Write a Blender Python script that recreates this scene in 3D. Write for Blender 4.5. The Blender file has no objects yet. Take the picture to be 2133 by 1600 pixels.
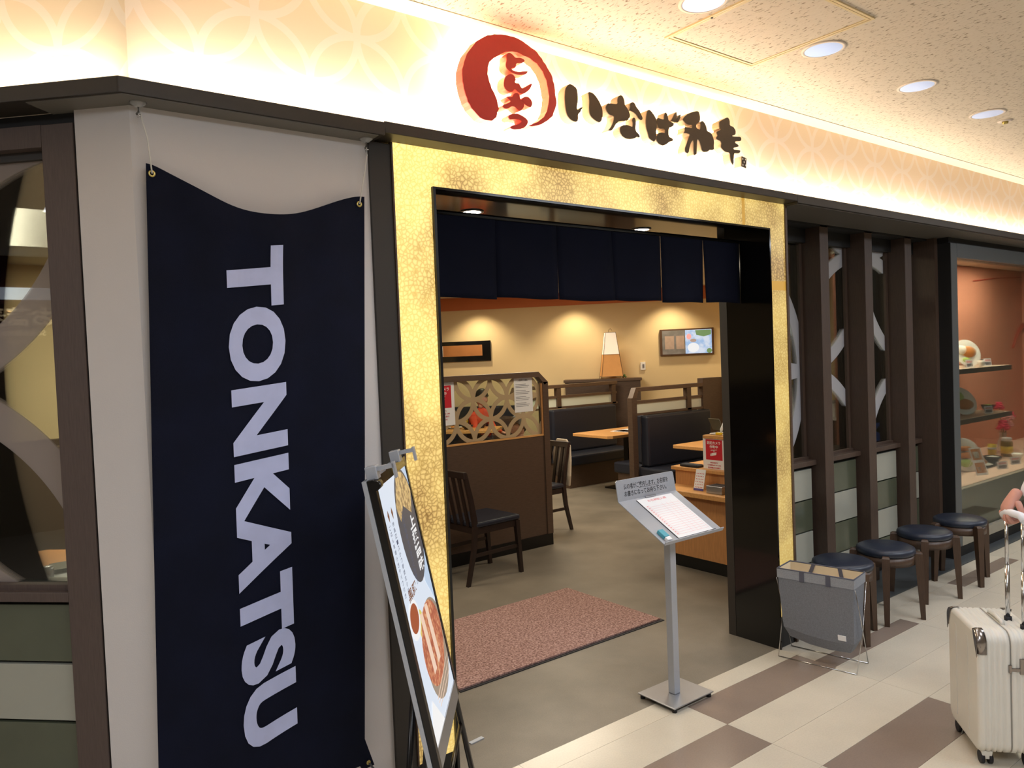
import bpy, bmesh, math, random
from mathutils import Vector, Matrix
from mathutils.geometry import tessellate_polygon
random.seed(7)
SC = bpy.context.scene
COL = SC.collection
PI = math.pi
S2 = math.sqrt(0.5)

# ---------------------------------------------------------------- camera
cam_d = bpy.data.cameras.new('camera'); cam = bpy.data.objects.new('camera', cam_d); COL.objects.link(cam)
cam_d.sensor_fit = 'HORIZONTAL'; cam_d.sensor_width = 36.0; cam_d.lens = 1572.9 * 36 / 2133
cam_d.clip_start = 0.05; cam_d.clip_end = 100
_yaw, _pit, _rol = [math.radians(a) for a in (37.10, -1.875, -2.271)]
_f = Vector((math.sin(_yaw)*math.cos(_pit), math.cos(_yaw)*math.cos(_pit), math.sin(_pit)))
_r0 = Vector((math.cos(_yaw), -math.sin(_yaw), 0)); _u0 = _r0.cross(_f)
_r = _r0*math.cos(_rol) + _u0*math.sin(_rol); _u = -_r0*math.sin(_rol) + _u0*math.cos(_rol)
cam.matrix_world = Matrix(((_r.x, _u.x, -_f.x, 0), (_r.y, _u.y, -_f.y, 0), (_r.z, _u.z, -_f.z, 1.65), (0, 0, 0, 1)))
SC.camera = cam

# ---------------------------------------------------------------- world, exposure
w = bpy.data.worlds.new('world'); SC.world = w; w.use_nodes = True
w.node_tree.nodes['Background'].inputs[0].default_value = (1.0, 0.95, 0.88, 1)
w.node_tree.nodes['Background'].inputs[1].default_value = 0.05
SC.view_settings.view_transform = 'Standard'; SC.view_settings.look = 'None'
SC.view_settings.gamma = 1.0; SC.view_settings.use_curve_mapping = False
SC.view_settings.exposure = 0.36
SC.cycles.max_bounces = 8; SC.cycles.diffuse_bounces = 4; SC.cycles.glossy_bounces = 4
SC.cycles.transparent_max_bounces = 12; SC.cycles.transmission_bounces = 6
SC.cycles.caustics_reflective = False; SC.cycles.caustics_refractive = False
SC.cycles.sample_clamp_indirect = 6.0

# ---------------------------------------------------------------- lights the place has, plus area fill
def area(name, loc, sx, sy, power, color=(1, 1, 1), rot=(0, 0, 0), spread=None):
    d = bpy.data.lights.new(name, 'AREA'); d.shape = 'RECTANGLE'; d.size = sx; d.size_y = sy
    d.energy = power; d.color = color
    if spread: d.spread = math.radians(spread)
    o = bpy.data.objects.new(name, d); COL.objects.link(o); o.location = loc; o.rotation_euler = rot
    return o
def spot(name, loc, power, color, angle, blend=0.5, radius=0.04, target=None):
    d = bpy.data.lights.new(name, 'SPOT'); d.energy = power; d.color = color
    d.spot_size = math.radians(angle); d.spot_blend = blend; d.shadow_soft_size = radius
    o = bpy.data.objects.new(name, d); COL.objects.link(o); o.location = loc
    if target is not None:
        o.rotation_euler = (Vector(target)-Vector(loc)).to_track_quat('-Z', 'Y').to_euler()
    return o
WARM = (1.0, 0.74, 0.42); NEUT = (0.88, 0.95, 1.05); COOL = (0.93, 0.95, 1.0)
# corridor: ceiling fixtures of the concourse (behind and beside the camera, and on along it)
area('corridor_ceiling_light', (0.6, -0.6, 2.90), 2.2, 1.0, 55, NEUT)
area('corridor_ceiling_light', (4.6, -0.4, 2.90), 2.4, 1.0, 62, NEUT)
area('corridor_ceiling_light', (9.0, -0.2, 2.90), 2.4, 1.0, 55, NEUT)
area('corridor_ceiling_light', (-3.2, 1.2, 2.90), 1.0, 2.2, 48, COOL)
for x in (2.305, 3.11, 3.965, 4.81, 5.65, 1.46, 6.5, 7.35):
    spot('downlight_lamp', (x, 1.79, 2.90), 17, NEUT, 95, 0.9, 0.05, (x, 1.79, 0))
# LED line lying on the ledge, washing the fascia above it
for x0, x1, p in ((0.50, 2.0, 12), (2.0, 3.6, 13), (3.6, 5.6, 11), (5.6, 9.0, 15)):
    area('ledge_led', ((x0+x1)/2, 2.395, 2.492), x1-x0, 0.05, p*0.62, (1.0, 0.86, 0.66), (PI, 0, 0))
area('ledge_led', (0.487-0.9*S2-0.03, 2.45+0.9*S2-0.04, 2.492), 1.7, 0.05, 8.0, (1.0, 0.88, 0.64), (PI, 0, -PI/4))
# restaurant: warm ceiling spots that scallop the back wall, and added warm area fill
for t in (-1.9, -0.55, 0.75, 2.0, 3.2):
    bx_, by_ = (7.5 + t*S2)*1.053 - 0.38*S2, (7.5 - t*S2)*1.053 - 0.38*S2
    spot('restaurant_wall_spot', (bx_, by_, 2.58), 44, (1.0, 0.80, 0.50), 110, 0.7, 0.05, (bx_+0.10, by_+0.10, 0))
area('restaurant_fill', (5.2, 6.6, 2.58), 1.4, 1.4, 62, (1.0, 0.88, 0.68))
area('restaurant_fill', (5.6, 4.0, 2.58), 0.8, 0.8, 30, (1.0, 0.88, 0.68))
area('restaurant_fill', (0.6, 5.6, 2.58), 1.4, 1.4, 60, (1.0, 0.86, 0.64))
area('restaurant_fill', (2.9, 3.9, 2.58), 0.5, 0.5, 14, (1.0, 0.88, 0.68))
for x in (1.86, 2.92):
    spot('entrance_lamp', (x, 2.70, 2.28), 9, (1.0, 0.9, 0.75), 100, 0.8, 0.03, (x, 2.70, 0))
area('showcase_lamp', (7.6, 2.95, 2.42), 2.6, 0.25, 85, (1.0, 0.88, 0.7))

# ---------------------------------------------------------------- materials
def srgb(c):
    return tuple(((v/255)/12.92 if v/255 <= 0.04045 else ((v/255+0.055)/1.055)**2.4) for v in c) + (1,)
class NT:
    def __init__(s, name):
        s.m = bpy.data.materials.new(name); s.m.use_nodes = True; s.t = s.m.node_tree; s.n = s.t.nodes; s.l = s.t.links
        s.b = s.n['Principled BSDF']; s.out = s.n['Material Output']
    def node(s, typ, **kw):
        n = s.n.new(typ)
        for k, v in kw.items():
            if k.startswith('i_'):
                n.inputs[k[2:]].default_value = v
            else: setattr(n, k, v)
        return n
    def link(s, a, b): s.l.new(a, b)
    def val(s, x, sock):
        if isinstance(x, (int, float)): sock.default_value = x
        else: s.l.new(x, sock)
    def math(s, op, a, b=0.0, c=None):
        n = s.n.new('ShaderNodeMath'); n.operation = op; s.val(a, n.inputs[0]); s.val(b, n.inputs[1])
        if c is not None: s.val(c, n.inputs[2])
        return n.outputs[0]
    def ramp(s, fac, stops):
        r = s.n.new('ShaderNodeValToRGB'); e = r.color_ramp.elements
        e[0].position, e[0].color = stops[0][0], stops[0][1]; e[1].position, e[1].color = stops[-1][0], stops[-1][1]
        for p, c in stops[1:-1]:
            x = e.new(p); x.color = c
        s.l.new(fac, r.inputs[0]); return r.outputs[0]
    def mix(s, fac, a, b):
        n = s.n.new('ShaderNodeMix'); n.data_type = 'RGBA'; s.val(fac, n.inputs[0])
        for x, i in ((a, 6), (b, 7)):
            if isinstance(x, tuple): n.inputs[i].default_value = x
            else: s.l.new(x, n.inputs[i])
        return n.outputs[2]
    def coord(s, kind='Object'):
        return s.n.new('ShaderNodeTexCoord').outputs[kind]
    def noise(s, scale, detail=3, vec=None, stretch=None, rough=0.55):
        n = s.n.new('ShaderNodeTexNoise'); n.inputs['Scale'].default_value = scale; n.inputs['Detail'].default_value = detail
        n.inputs['Roughness'].default_value = rough
        v = vec if vec is not None else s.coord()
        if stretch:
            mp = s.n.new('ShaderNodeMapping'); mp.inputs['Scale'].default_value = stretch; s.l.new(v, mp.inputs[0]); v = mp.outputs[0]
        s.l.new(v, n.inputs['Vector']); return n.outputs['Fac']
    def bump(s, h, strength=0.2, dist=0.002):
        b = s.n.new('ShaderNodeBump'); b.inputs['Strength'].default_value = strength; b.inputs['Distance'].default_value = dist
        s.l.new(h, b.inputs['Height']); s.l.new(b.outputs[0], s.b.inputs['Normal'])
def mat(name, col, rough=0.5, metal=0.0, spec=0.5, var=0.0, vscale=12, stretch=None, bump=0.0, bscale=None, emit=None, estr=0.0, coat=0.0, alpha=1.0, trans=0.0):
    k = NT(name); c = srgb(col)
    k.b.inputs['Roughness'].default_value = rough; k.b.inputs['Metallic'].default_value = metal
    k.b.inputs['Specular IOR Level'].default_value = spec
    k.b.inputs['Coat Weight'].default_value = coat
    k.b.inputs['Alpha'].default_value = alpha; k.b.inputs['Transmission Weight'].default_value = trans
    if var > 0:
        f = k.noise(vscale, 4, None, stretch)
        a = tuple(min(1, v*(1-var)) for v in c[:3])+(1,); b = tuple(min(1, v*(1+var)) for v in c[:3])+(1,)
        k.link(k.ramp(f, [(0.3, a), (0.7, b)]), k.b.inputs['Base Color'])
    else: k.b.inputs['Base Color'].default_value = c
    if bump > 0:
        k.bump(k.noise(bscale or vscale, 3, None, stretch), bump)
    if emit:
        k.b.inputs['Emission Color'].default_value = srgb(emit); k.b.inputs['Emission Strength'].default_value = estr
    return k.m
M = {}
M['white_wall'] = mat('white_wall', (205, 199, 196), 0.75, var=0.02, vscale=3, bump=0.15, bscale=260)
M['ledge'] = mat('ledge', (46, 40, 34), 0.45, var=0.08, vscale=40)
M['soffit'] = mat('soffit', (105, 100, 92), 0.6)  # paler tone paints in light bounced up from the white wall
M['black'] = mat('black', (14, 13, 12), 0.32, spec=0.4)
M['black_gloss'] = mat('black_gloss', (9, 8, 7), 0.09, spec=0.55)
M['post_black'] = mat('post_black', (50, 45, 40), 0.5, spec=0.4)
M['brown_frame'] = mat('brown_frame', (82, 68, 62), 0.55, var=0.14, vscale=30, stretch=(8, 8, 0.6), bump=0.12)
M['fin'] = mat('fin', (74, 58, 48), 0.5, var=0.16, vscale=30, stretch=(8, 8, 0.6), bump=0.12)
M['gap'] = mat('gap', (18, 16, 14), 0.6)
M['kerb'] = mat('kerb', (70, 74, 76), 0.4, var=0.06)
M['beige_wall'] = mat('beige_wall', (222, 200, 158), 0.8, var=0.03, vscale=2, bump=0.1, bscale=200)
M['orange'] = mat('orange', (196, 116, 74), 0.75, var=0.03, vscale=2)
M['in_ceiling'] = mat('in_ceiling', (214, 204, 186), 0.85)
M['wood_dark'] = mat('wood_dark', (80, 62, 50), 0.42, var=0.18, vscale=18, stretch=(1, 1, 9), bump=0.08)
M['wood_dark_h'] = mat('wood_dark_h', (92, 72, 57), 0.42, var=0.16, vscale=18, stretch=(1, 9, 9))
M['chair_wood'] = mat('chair_wood', (40, 28, 24), 0.35, var=0.15, vscale=20, stretch=(6, 6, 1))
M['wood_light'] = mat('wood_light', (206, 152, 92), 0.42, var=0.12, vscale=10, stretch=(1, 7, 7))
M['wood_light_v'] = mat('wood_light_v', (188, 134, 84), 0.45, var=0.12, vscale=10, stretch=(7, 7, 1))
M['navy_leather'] = mat('navy_leather', (30, 34, 46), 0.38, var=0.08, vscale=60, bump=0.25, bscale=300)
M['stool_seat'] = mat('stool_seat', (30, 37, 52), 0.36, var=0.08, vscale=60, bump=0.25, bscale=400)
M['stool_wood'] = mat('stool_wood', (72, 52, 38), 0.42, var=0.2, vscale=25, stretch=(7, 7, 0.8))
M['silver'] = mat('silver', (176, 178, 184), 0.32, metal=0.85, var=0.03)
M['silver_paint'] = mat('silver_paint', (178, 182, 190), 0.38, metal=0.35, var=0.02, vscale=200)
M['chrome'] = mat('chrome', (205, 205, 205), 0.14, metal=1.0)
M['brass'] = mat('brass', (190, 170, 100), 0.3, metal=0.9)
M['paper'] = mat('paper', (236, 236, 238), 0.6)
M['paper_print'] = mat('paper_print', (110, 110, 120), 0.7)
M['pink_print'] = mat('pink_print', (235, 168, 170), 0.7)
M['red_print'] = mat('red_print', (200, 28, 45), 0.6)
M['white_print'] = mat('white_print', (240, 236, 234), 0.6)
M['ink'] = mat('ink', (60, 60, 62), 0.6)
M['red_sign'] = mat('red_sign', (186, 48, 44), 0.5, var=0.03, vscale=60)
M['red_side'] = mat('red_side', (240, 84, 70), 0.5)
M['black_sign'] = mat('black_sign', (66, 54, 40), 0.55, var=0.04, vscale=60)
M['grey_side'] = mat('grey_side', (128, 110, 94), 0.5, metal=0.0, var=0.05, vscale=30)
M['halo'] = mat('halo', (255, 235, 200), 0.5, emit=(255, 226, 178), estr=34.0)
M['lens'] = mat('lens', (255, 255, 255), 0.4, emit=(255, 244, 225), estr=20.0)
M['reflector'] = mat('reflector', (120, 150, 205), 0.3, metal=0.5, emit=(160, 190, 255), estr=0.12)
M['dl_ring'] = mat('dl_ring', (226, 214, 204), 0.4)
M['navy_cloth'] = mat('navy_cloth', (9, 13, 32), 0.85, spec=0.2, var=0.2, vscale=7, bump=0.3, bscale=500)
M['cloth_print'] = mat('cloth_print', (186, 192, 226), 0.85, spec=0.2, var=0.05, vscale=14)
M['noren'] = mat('noren', (8, 11, 28), 0.85, spec=0.15, var=0.12, vscale=6)
M['string'] = mat('string', (212, 208, 200), 0.7)
M['clear_plastic'] = mat('clear_plastic', (225, 225, 225), 0.1, alpha=0.35)
M['grey_felt'] = mat('grey_felt', (124, 127, 134), 0.9, spec=0.15, var=0.12, vscale=160, bump=0.4, bscale=500)
M['grey_felt_light'] = mat('grey_felt_light', (146, 149, 155), 0.9, spec=0.15, var=0.1, vscale=160)
M['felt_side'] = mat('felt_side', (122, 120, 110), 0.9, spec=0.15, var=0.1, vscale=160)
M['lining'] = mat('lining', (222, 204, 172), 0.8, var=0.03)
M['binding'] = mat('binding', (84, 84, 96), 0.8)
M['suitcase'] = mat('suitcase', (214, 210, 200), 0.45, var=0.02, bump=0.1, bscale=400)
M['rubber'] = mat('rubber', (22, 20, 26), 0.6)
M['mat_pink'] = None
M['skin'] = mat('skin', (198, 144, 128), 0.55, var=0.05, vscale=30)
M['hair'] = mat('hair', (26, 22, 22), 0.5)
M['white_cloth'] = mat('white_cloth', (226, 226, 230), 0.85, var=0.03, bump=0.2, bscale=40)
M['red_cloth'] = mat('red_cloth', (214, 78, 52), 0.85)
M['beige_cloth'] = mat('beige_cloth', (202, 186, 164), 0.85)
M['dark_cloth'] = mat('dark_cloth', (40, 42, 50), 0.85)
M['plate'] = mat('plate', (235, 232, 224), 0.25)
M['dark_bowl'] = mat('dark_bowl', (34, 30, 32), 0.25)
M['cutlet'] = mat('cutlet', (196, 120, 48), 0.6, var=0.3, vscale=120, bump=0.6, bscale=160)
M['cabbage'] = mat('cabbage', (170, 200, 96), 0.6, var=0.2, vscale=90, bump=0.5, bscale=120)
M['rice'] = mat('rice', (240, 238, 226), 0.6, bump=0.5, bscale=220)
M['petal_red'] = mat('petal_red', (230, 48, 90), 0.6)
M['petal_pink'] = mat('petal_pink', (238, 170, 170), 0.6)
M['leaf'] = mat('leaf', (70, 110, 50), 0.6)
M['tea'] = mat('tea', (150, 120, 30), 0.15, alpha=0.9)
M['yellow'] = mat('yellow', (240, 205, 50), 0.4)
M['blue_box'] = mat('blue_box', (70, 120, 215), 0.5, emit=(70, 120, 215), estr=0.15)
M['teal'] = mat('teal', (80, 160, 180), 0.5)
M['lamp_white'] = mat('lamp_white', (250, 240, 226), 0.8, emit=(255, 236, 214), estr=0.28, var=0.03)
M['lamp_tan'] = mat('lamp_tan', (206, 150, 92), 0.8, emit=(214, 150, 84), estr=0.12, var=0.05)
M['lamp_wire'] = mat('lamp_wire', (80, 54, 34), 0.5)
M['show_wall'] = mat('show_wall', (206, 136, 108), 0.75, var=0.05, vscale=3, stretch=(1, 1, 3))
M['show_swash'] = mat('show_swash', (178, 70, 46), 0.75)
M['stone_panel'] = mat('stone_panel', (150, 144, 128), 0.45, var=0.05)
M['show_frame'] = mat('show_frame', (78, 82, 82), 0.45)
M['cable'] = mat('cable', (16, 16, 18), 0.5)
M['band_dark'] = mat('band_dark', (82, 86, 70), 0.16, spec=0.5, var=0.08, vscale=5)
M['band_light'] = mat('band_light', (158, 158, 146), 0.2, spec=0.5, var=0.03, vscale=5)
M['frost'] = mat('frost', (224, 230, 214), 0.6, alpha=0.85)
M['tv_screen'] = None
# special materials
def carpet():
    k = NT('mat_pile')
    v = k.n.new('ShaderNodeTexVoronoi'); v.inputs['Scale'].default_value = 170; k.l.new(k.coord(), v.inputs['Vector'])
    n1 = k.noise(90, 4)
    col = k.ramp(k.math('ADD', k.math('MULTIPLY', v.outputs['Color'], 0.0), n1), [(0.32, srgb((104, 78, 72))), (0.5, srgb((160, 126, 118))), (0.68, srgb((196, 164, 154)))])
    k.link(col, k.b.inputs['Base Color']); k.b.inputs['Roughness'].default_value = 0.95; k.b.inputs['Specular IOR Level'].default_value = 0.1
    k.bump(k.noise(220, 3), 0.9, 0.006); return k.m
M['mat_pink'] = carpet()
def tile(name, c, var=0.05):
    k = NT(name); f = k.noise(3, 5); g = k.noise(140, 3)
    oi = k.n.new('ShaderNodeObjectInfo')
    a = srgb(tuple(x*0.965 for x in c)); b = srgb(tuple(min(255, x*1.03) for x in c))
    base = k.ramp(f, [(0.25, a), (0.75, b)])
    sp = k.ramp(g, [(0.3, (0.93, 0.93, 0.93, 1)), (0.6, (1, 1, 1, 1))])
    mm = k.n.new('ShaderNodeMix'); mm.data_type = 'RGBA'; mm.blend_type = 'MULTIPLY'; mm.inputs[0].default_value = 1
    k.l.new(base, mm.inputs[6]); k.l.new(sp, mm.inputs[7])
    m2 = k.n.new('ShaderNodeMix'); m2.data_type = 'RGBA'; m2.blend_type = 'MULTIPLY'; m2.inputs[0].default_value = 1
    k.l.new(mm.outputs[2], m2.inputs[6])
    k.l.new(k.ramp(oi.outputs['Random'], [(0, (0.94, 0.945, 0.95, 1)), (1, (1.02, 1.01, 1.0, 1))]), m2.inputs[7])
    k.link(m2.outputs[2], k.b.inputs['Base Color'])
    k.b.inputs['Roughness'].default_value = 0.22; k.b.inputs['Specular IOR Level'].default_value = 0.35
    return k.m
M['tile_cream'] = tile('tile_cream', (206, 196, 178)); M['tile_brown'] = tile('tile_brown', (138, 122, 110))
M['grout'] = mat('grout', (120, 112, 102), 0.8)
def infloor():
    k = NT('restaurant_floor'); f = k.noise(2.2, 6); g = k.noise(180, 3)
    k.link(k.ramp(k.math('ADD', k.math('MULTIPLY', f, 0.7), k.math('MULTIPLY', g, 0.3)), [(0.35, srgb((104, 97, 86))), (0.65, srgb((130, 121, 108)))]), k.b.inputs['Base Color'])
    k.b.inputs['Roughness'].default_value = 0.42; k.b.inputs['Specular IOR Level'].default_value = 0.35; k.bump(g, 0.12); return k.m
M['in_floor'] = infloor()
def ceiling_m():
    k = NT('ceiling_board'); g = k.noise(120, 2, None, (1.0, 0.35, 1)); h = k.noise(60, 3)
    k.link(k.ramp(g, [(0.33, srgb((150, 132, 112))), (0.40, srgb((222, 210, 194))), (1, srgb((230, 220, 206)))]), k.b.inputs['Base Color'])
    k.b.inputs['Roughness'].default_value = 0.9; k.bump(h, 0.5, 0.004); return k.m
M['ceiling'] = ceiling_m()
M['ceil_strip'] = mat('ceil_strip', (236, 226, 206), 0.7)
def rings(k, u, v, cu, cv, s, r, half):
    """interlocking circles: centres on a square lattice of pitch s (two lattices, offset s/2), radius r, line half-width half"""
    tot = None
    for off in (0.0, 0.5):
        a = k.math('DIVIDE', k.math('SUBTRACT', u, cu+off*s), s); b = k.math('DIVIDE', k.math('SUBTRACT', v, cv+off*s), s)
        fa = k.math('SUBTRACT', a, k.math('FLOOR', a)); fb = k.math('SUBTRACT', b, k.math('FLOOR', b))
        for i in (0, 1):
            for j in (0, 1):
                dx = k.math('SUBTRACT', fa, i); dy = k.math('SUBTRACT', fb, j)
                d = k.math('SQRT', k.math('ADD', k.math('MULTIPLY', dx, dx), k.math('MULTIPLY', dy, dy)))
                e = k.math('COMPARE', d, r/s, half/s)
                tot = e if tot is None else k.math('MAXIMUM', tot, e)
    return tot
def uv_pos(k, axis):
    g = k.n.new('ShaderNodeNewGeometry'); sep = k.n.new('ShaderNodeSeparateXYZ'); k.l.new(g.outputs['Position'], sep.inputs[0])
    x, y, z = sep.outputs
    if axis == 'x': return x, z
    return k.math('MULTIPLY', k.math('SUBTRACT', y, x), S2), z
def fascia(name, axis, cu):
    k = NT(name); u, v = uv_pos(k, axis)
    m = rings(k, u, v, cu, 2.62, 0.36, 0.18, 0.013)
    k.link(k.mix(m, srgb((228, 206, 182)), srgb((230, 214, 200))), k.b.inputs['Base Color'])
    k.b.inputs['Roughness'].default_value = 0.75; return k.m
M['fascia'] = fascia('fascia_paper', 'x', 0.87); M['fascia_left'] = fascia('fascia_paper_left', 'd', 1.43)
def glass(name, ring=None, tint=(235, 240, 235), film=(176, 170, 166), refl=1.0, film_a=0.8):
    k = NT(name); k.n.remove(k.b)
    tr = k.n.new('ShaderNodeBsdfTransparent'); tr.inputs[0].default_value = srgb(tint)
    gl = k.n.new('ShaderNodeBsdfGlossy'); gl.inputs['Roughness'].default_value = 0.01
    fr = k.n.new('ShaderNodeFresnel'); fr.inputs[0].default_value = 1.5
    fac = k.math('MINIMUM', k.math('MULTIPLY', fr.outputs[0], 1.25*refl), 1.0)
    mx = k.n.new('ShaderNodeMixShader'); k.l.new(fac, mx.inputs[0]); k.l.new(tr.outputs[0], mx.inputs[1]); k.l.new(gl.outputs[0], mx.inputs[2])
    res = mx.outputs[0]
    if ring:
        axis, cu, cv, s, r, half = ring
        u, v = uv_pos(k, axis)
        m = rings(k, u, v, cu, cv, s, r, half)
        df = k.n.new('ShaderNodeBsdfDiffuse'); df.inputs[0].default_value = srgb(film)
        tl = k.n.new('ShaderNodeBsdfTranslucent'); tl.inputs[0].default_value = srgb(film)
        m1 = k.n.new('ShaderNodeMixShader'); m1.inputs[0].default_value = 0.4; k.l.new(df.outputs[0], m1.inputs[1]); k.l.new(tl.outputs[0], m1.inputs[2])
        m2 = k.n.new('ShaderNodeMixShader'); k.l.new(k.math('MULTIPLY', m, film_a), m2.inputs[0]); k.l.new(res, m2.inputs[1]); k.l.new(m1.outputs[0], m2.inputs[2])
        res = m2.outputs[0]
    k.l.new(res, k.out.inputs[0]); return k.m
M['glass_left'] = glass('glass_left', ('d', 2.3, 0.88, 1.5, 0.75, 0.055), film=(178, 168, 166), film_a=0.62)
M['glass_right'] = glass('glass_right', ('x', 5.3, 1.5, 1.58, 0.79, 0.045), film=(190, 192, 200), film_a=0.85, refl=0.7)
M['glass_partition'] = glass('glass_partition', ('x', 3.655, 1.33, 0.344, 0.172, 0.018), film=(206, 184, 152), film_a=0.82, refl=0.6)
M['glass_plain'] = glass('glass_plain', refl=0.6)
def lava():
    k = NT('crackled_light_panel')
    co = k.n.new('ShaderNodeNewGeometry').outputs['Position']
    mp = k.n.new('ShaderNodeMapping'); mp.inputs['Scale'].default_value = (1, 0.02, 1); k.l.new(co, mp.inputs[0])
    nz = k.n.new('ShaderNodeTexNoise'); nz.inputs['Scale'].default_value = 22; k.l.new(mp.outputs[0], nz.inputs['Vector'])
    dm = k.n.new('ShaderNodeMix'); dm.data_type = 'VECTOR'; dm.inputs[0].default_value = 0.02
    k.l.new(mp.outputs[0], dm.inputs[4]); k.l.new(nz.outputs['Color'], dm.inputs[5])
    v = k.n.new('ShaderNodeTexVoronoi'); v.feature = 'DISTANCE_TO_EDGE'; v.inputs['Scale'].default_value = 62; k.l.new(dm.outputs[1], v.inputs['Vector'])
    line = k.ramp(v.outputs['Distance'], [(0.0, (0, 0, 0, 1)), (0.10, (0.55, 0.55, 0.55, 1)), (0.30, (1, 1, 1, 1))])
    big = k.n.new('ShaderNodeTexNoise'); big.inputs['Scale'].default_value = 2.6; big.inputs['Detail'].default_value = 3; k.l.new(mp.outputs[0], big.inputs['Vector'])
    patch = k.ramp(big.outputs['Fac'], [(0.40, (0.0, 0.0, 0.0, 1)), (0.64, (1, 1, 1, 1))])
    cell_c = k.mix(patch, srgb((255, 226, 140)), srgb((214, 176, 104)))
    line_c = k.mix(patch, srgb((236, 196, 104)), srgb((124, 88, 36)))
    col = k.mix(line, line_c, cell_c)
    sp = k.n.new('ShaderNodeSeparateXYZ'); k.l.new(co, sp.inputs[0])
    dx = k.math('ABSOLUTE', k.math('SUBTRACT', sp.outputs[0], 1.33))
    fall = k.math('MULTIPLY', k.math('SUBTRACT', 1.12, k.math('MULTIPLY', dx, 0.17)), k.math('ADD', 0.62, k.math('MULTIPLY', sp.outputs[2], 0.17)))
    k.b.inputs['Base Color'].default_value = (0.08, 0.06, 0.03, 1); k.b.inputs['Roughness'].default_value = 0.3
    k.link(col, k.b.inputs['Emission Color']); k.link(fall, k.b.inputs['Emission Strength']); return k.m
M['lava'] = lava()
M['lava_shade'] = mat('lava_shade', (40, 30, 12), 0.4, emit=(198, 150, 62), estr=0.85)  # weaker glow paints the shading of supports inside the panel
def emis(name, c, s=1.0): return mat(name, tuple(x*0.25 for x in c), 0.4, emit=c, estr=s)
for nm, c in dict(e_white=(226, 236, 250), e_blue=(196, 216, 240), e_dark=(84, 84, 90), e_gold=(196, 162, 92), e_red=(188, 84, 56), e_cutlet=(206, 120, 72), e_pale=(246, 214, 190), e_sauce=(168, 84, 50), e_lemon=(226, 214, 110), e_ink=(88, 96, 120), e_brown=(128, 84, 60), e_plate=(164, 146, 128), e_green=(120, 150, 96), e_wht=(250, 250, 250)).items():
    M[nm] = emis(nm, c, 0.68)
def cutlet_e():
    k = NT('e_cutlet_print'); f = k.noise(70, 5); g = k.noise(16, 3)
    col = k.ramp(k.math('ADD', k.math('MULTIPLY', f, 0.6), k.math('MULTIPLY', g, 0.4)), [(0.36, srgb((146, 72, 54))), (0.5, srgb((190, 106, 78))), (0.62, srgb((232, 178, 130)))])
    k.link(col, k.b.inputs['Emission Color']); k.b.inputs['Emission Strength'].default_value = 0.66; k.b.inputs['Base Color'].default_value = (0.1, 0.04, 0.02, 1); return k.m
M['e_cutlet'] = cutlet_e()
def speckle(name, c1, c2, scale):
    k = NT(name); f = k.noise(scale, 4); k.link(k.ramp(f, [(0.42, srgb(c1)), (0.58, srgb(c2))]), k.b.inputs['Emission Color'])
    k.b.inputs['Emission Strength'].default_value = 0.66; k.b.inputs['Base Color'].default_value = (0.1, 0.1, 0.1, 1); return k.m
M['e_gold'] = speckle('e_gold', (150, 116, 60), (226, 190, 120), 60)
M['tv_screen'] = speckle('tv_screen', (150, 190, 235), (214, 226, 244), 9)
M['tv_still'] = speckle('tv_still', (84, 72, 60), (112, 98, 84), 8)
M['opp_light'] = mat('opp_light', (255, 255, 255), 0.5, emit=(226, 238, 255), estr=1.6)
M['opp_text'] = mat('opp_text', (240, 220, 190), 0.5, emit=(255, 224, 178), estr=1.0)
M['opp_band'] = mat('opp_band', (92, 44, 40), 0.6)
M['opp_wall'] = mat('opp_wall', (150, 136, 116), 0.8)

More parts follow.
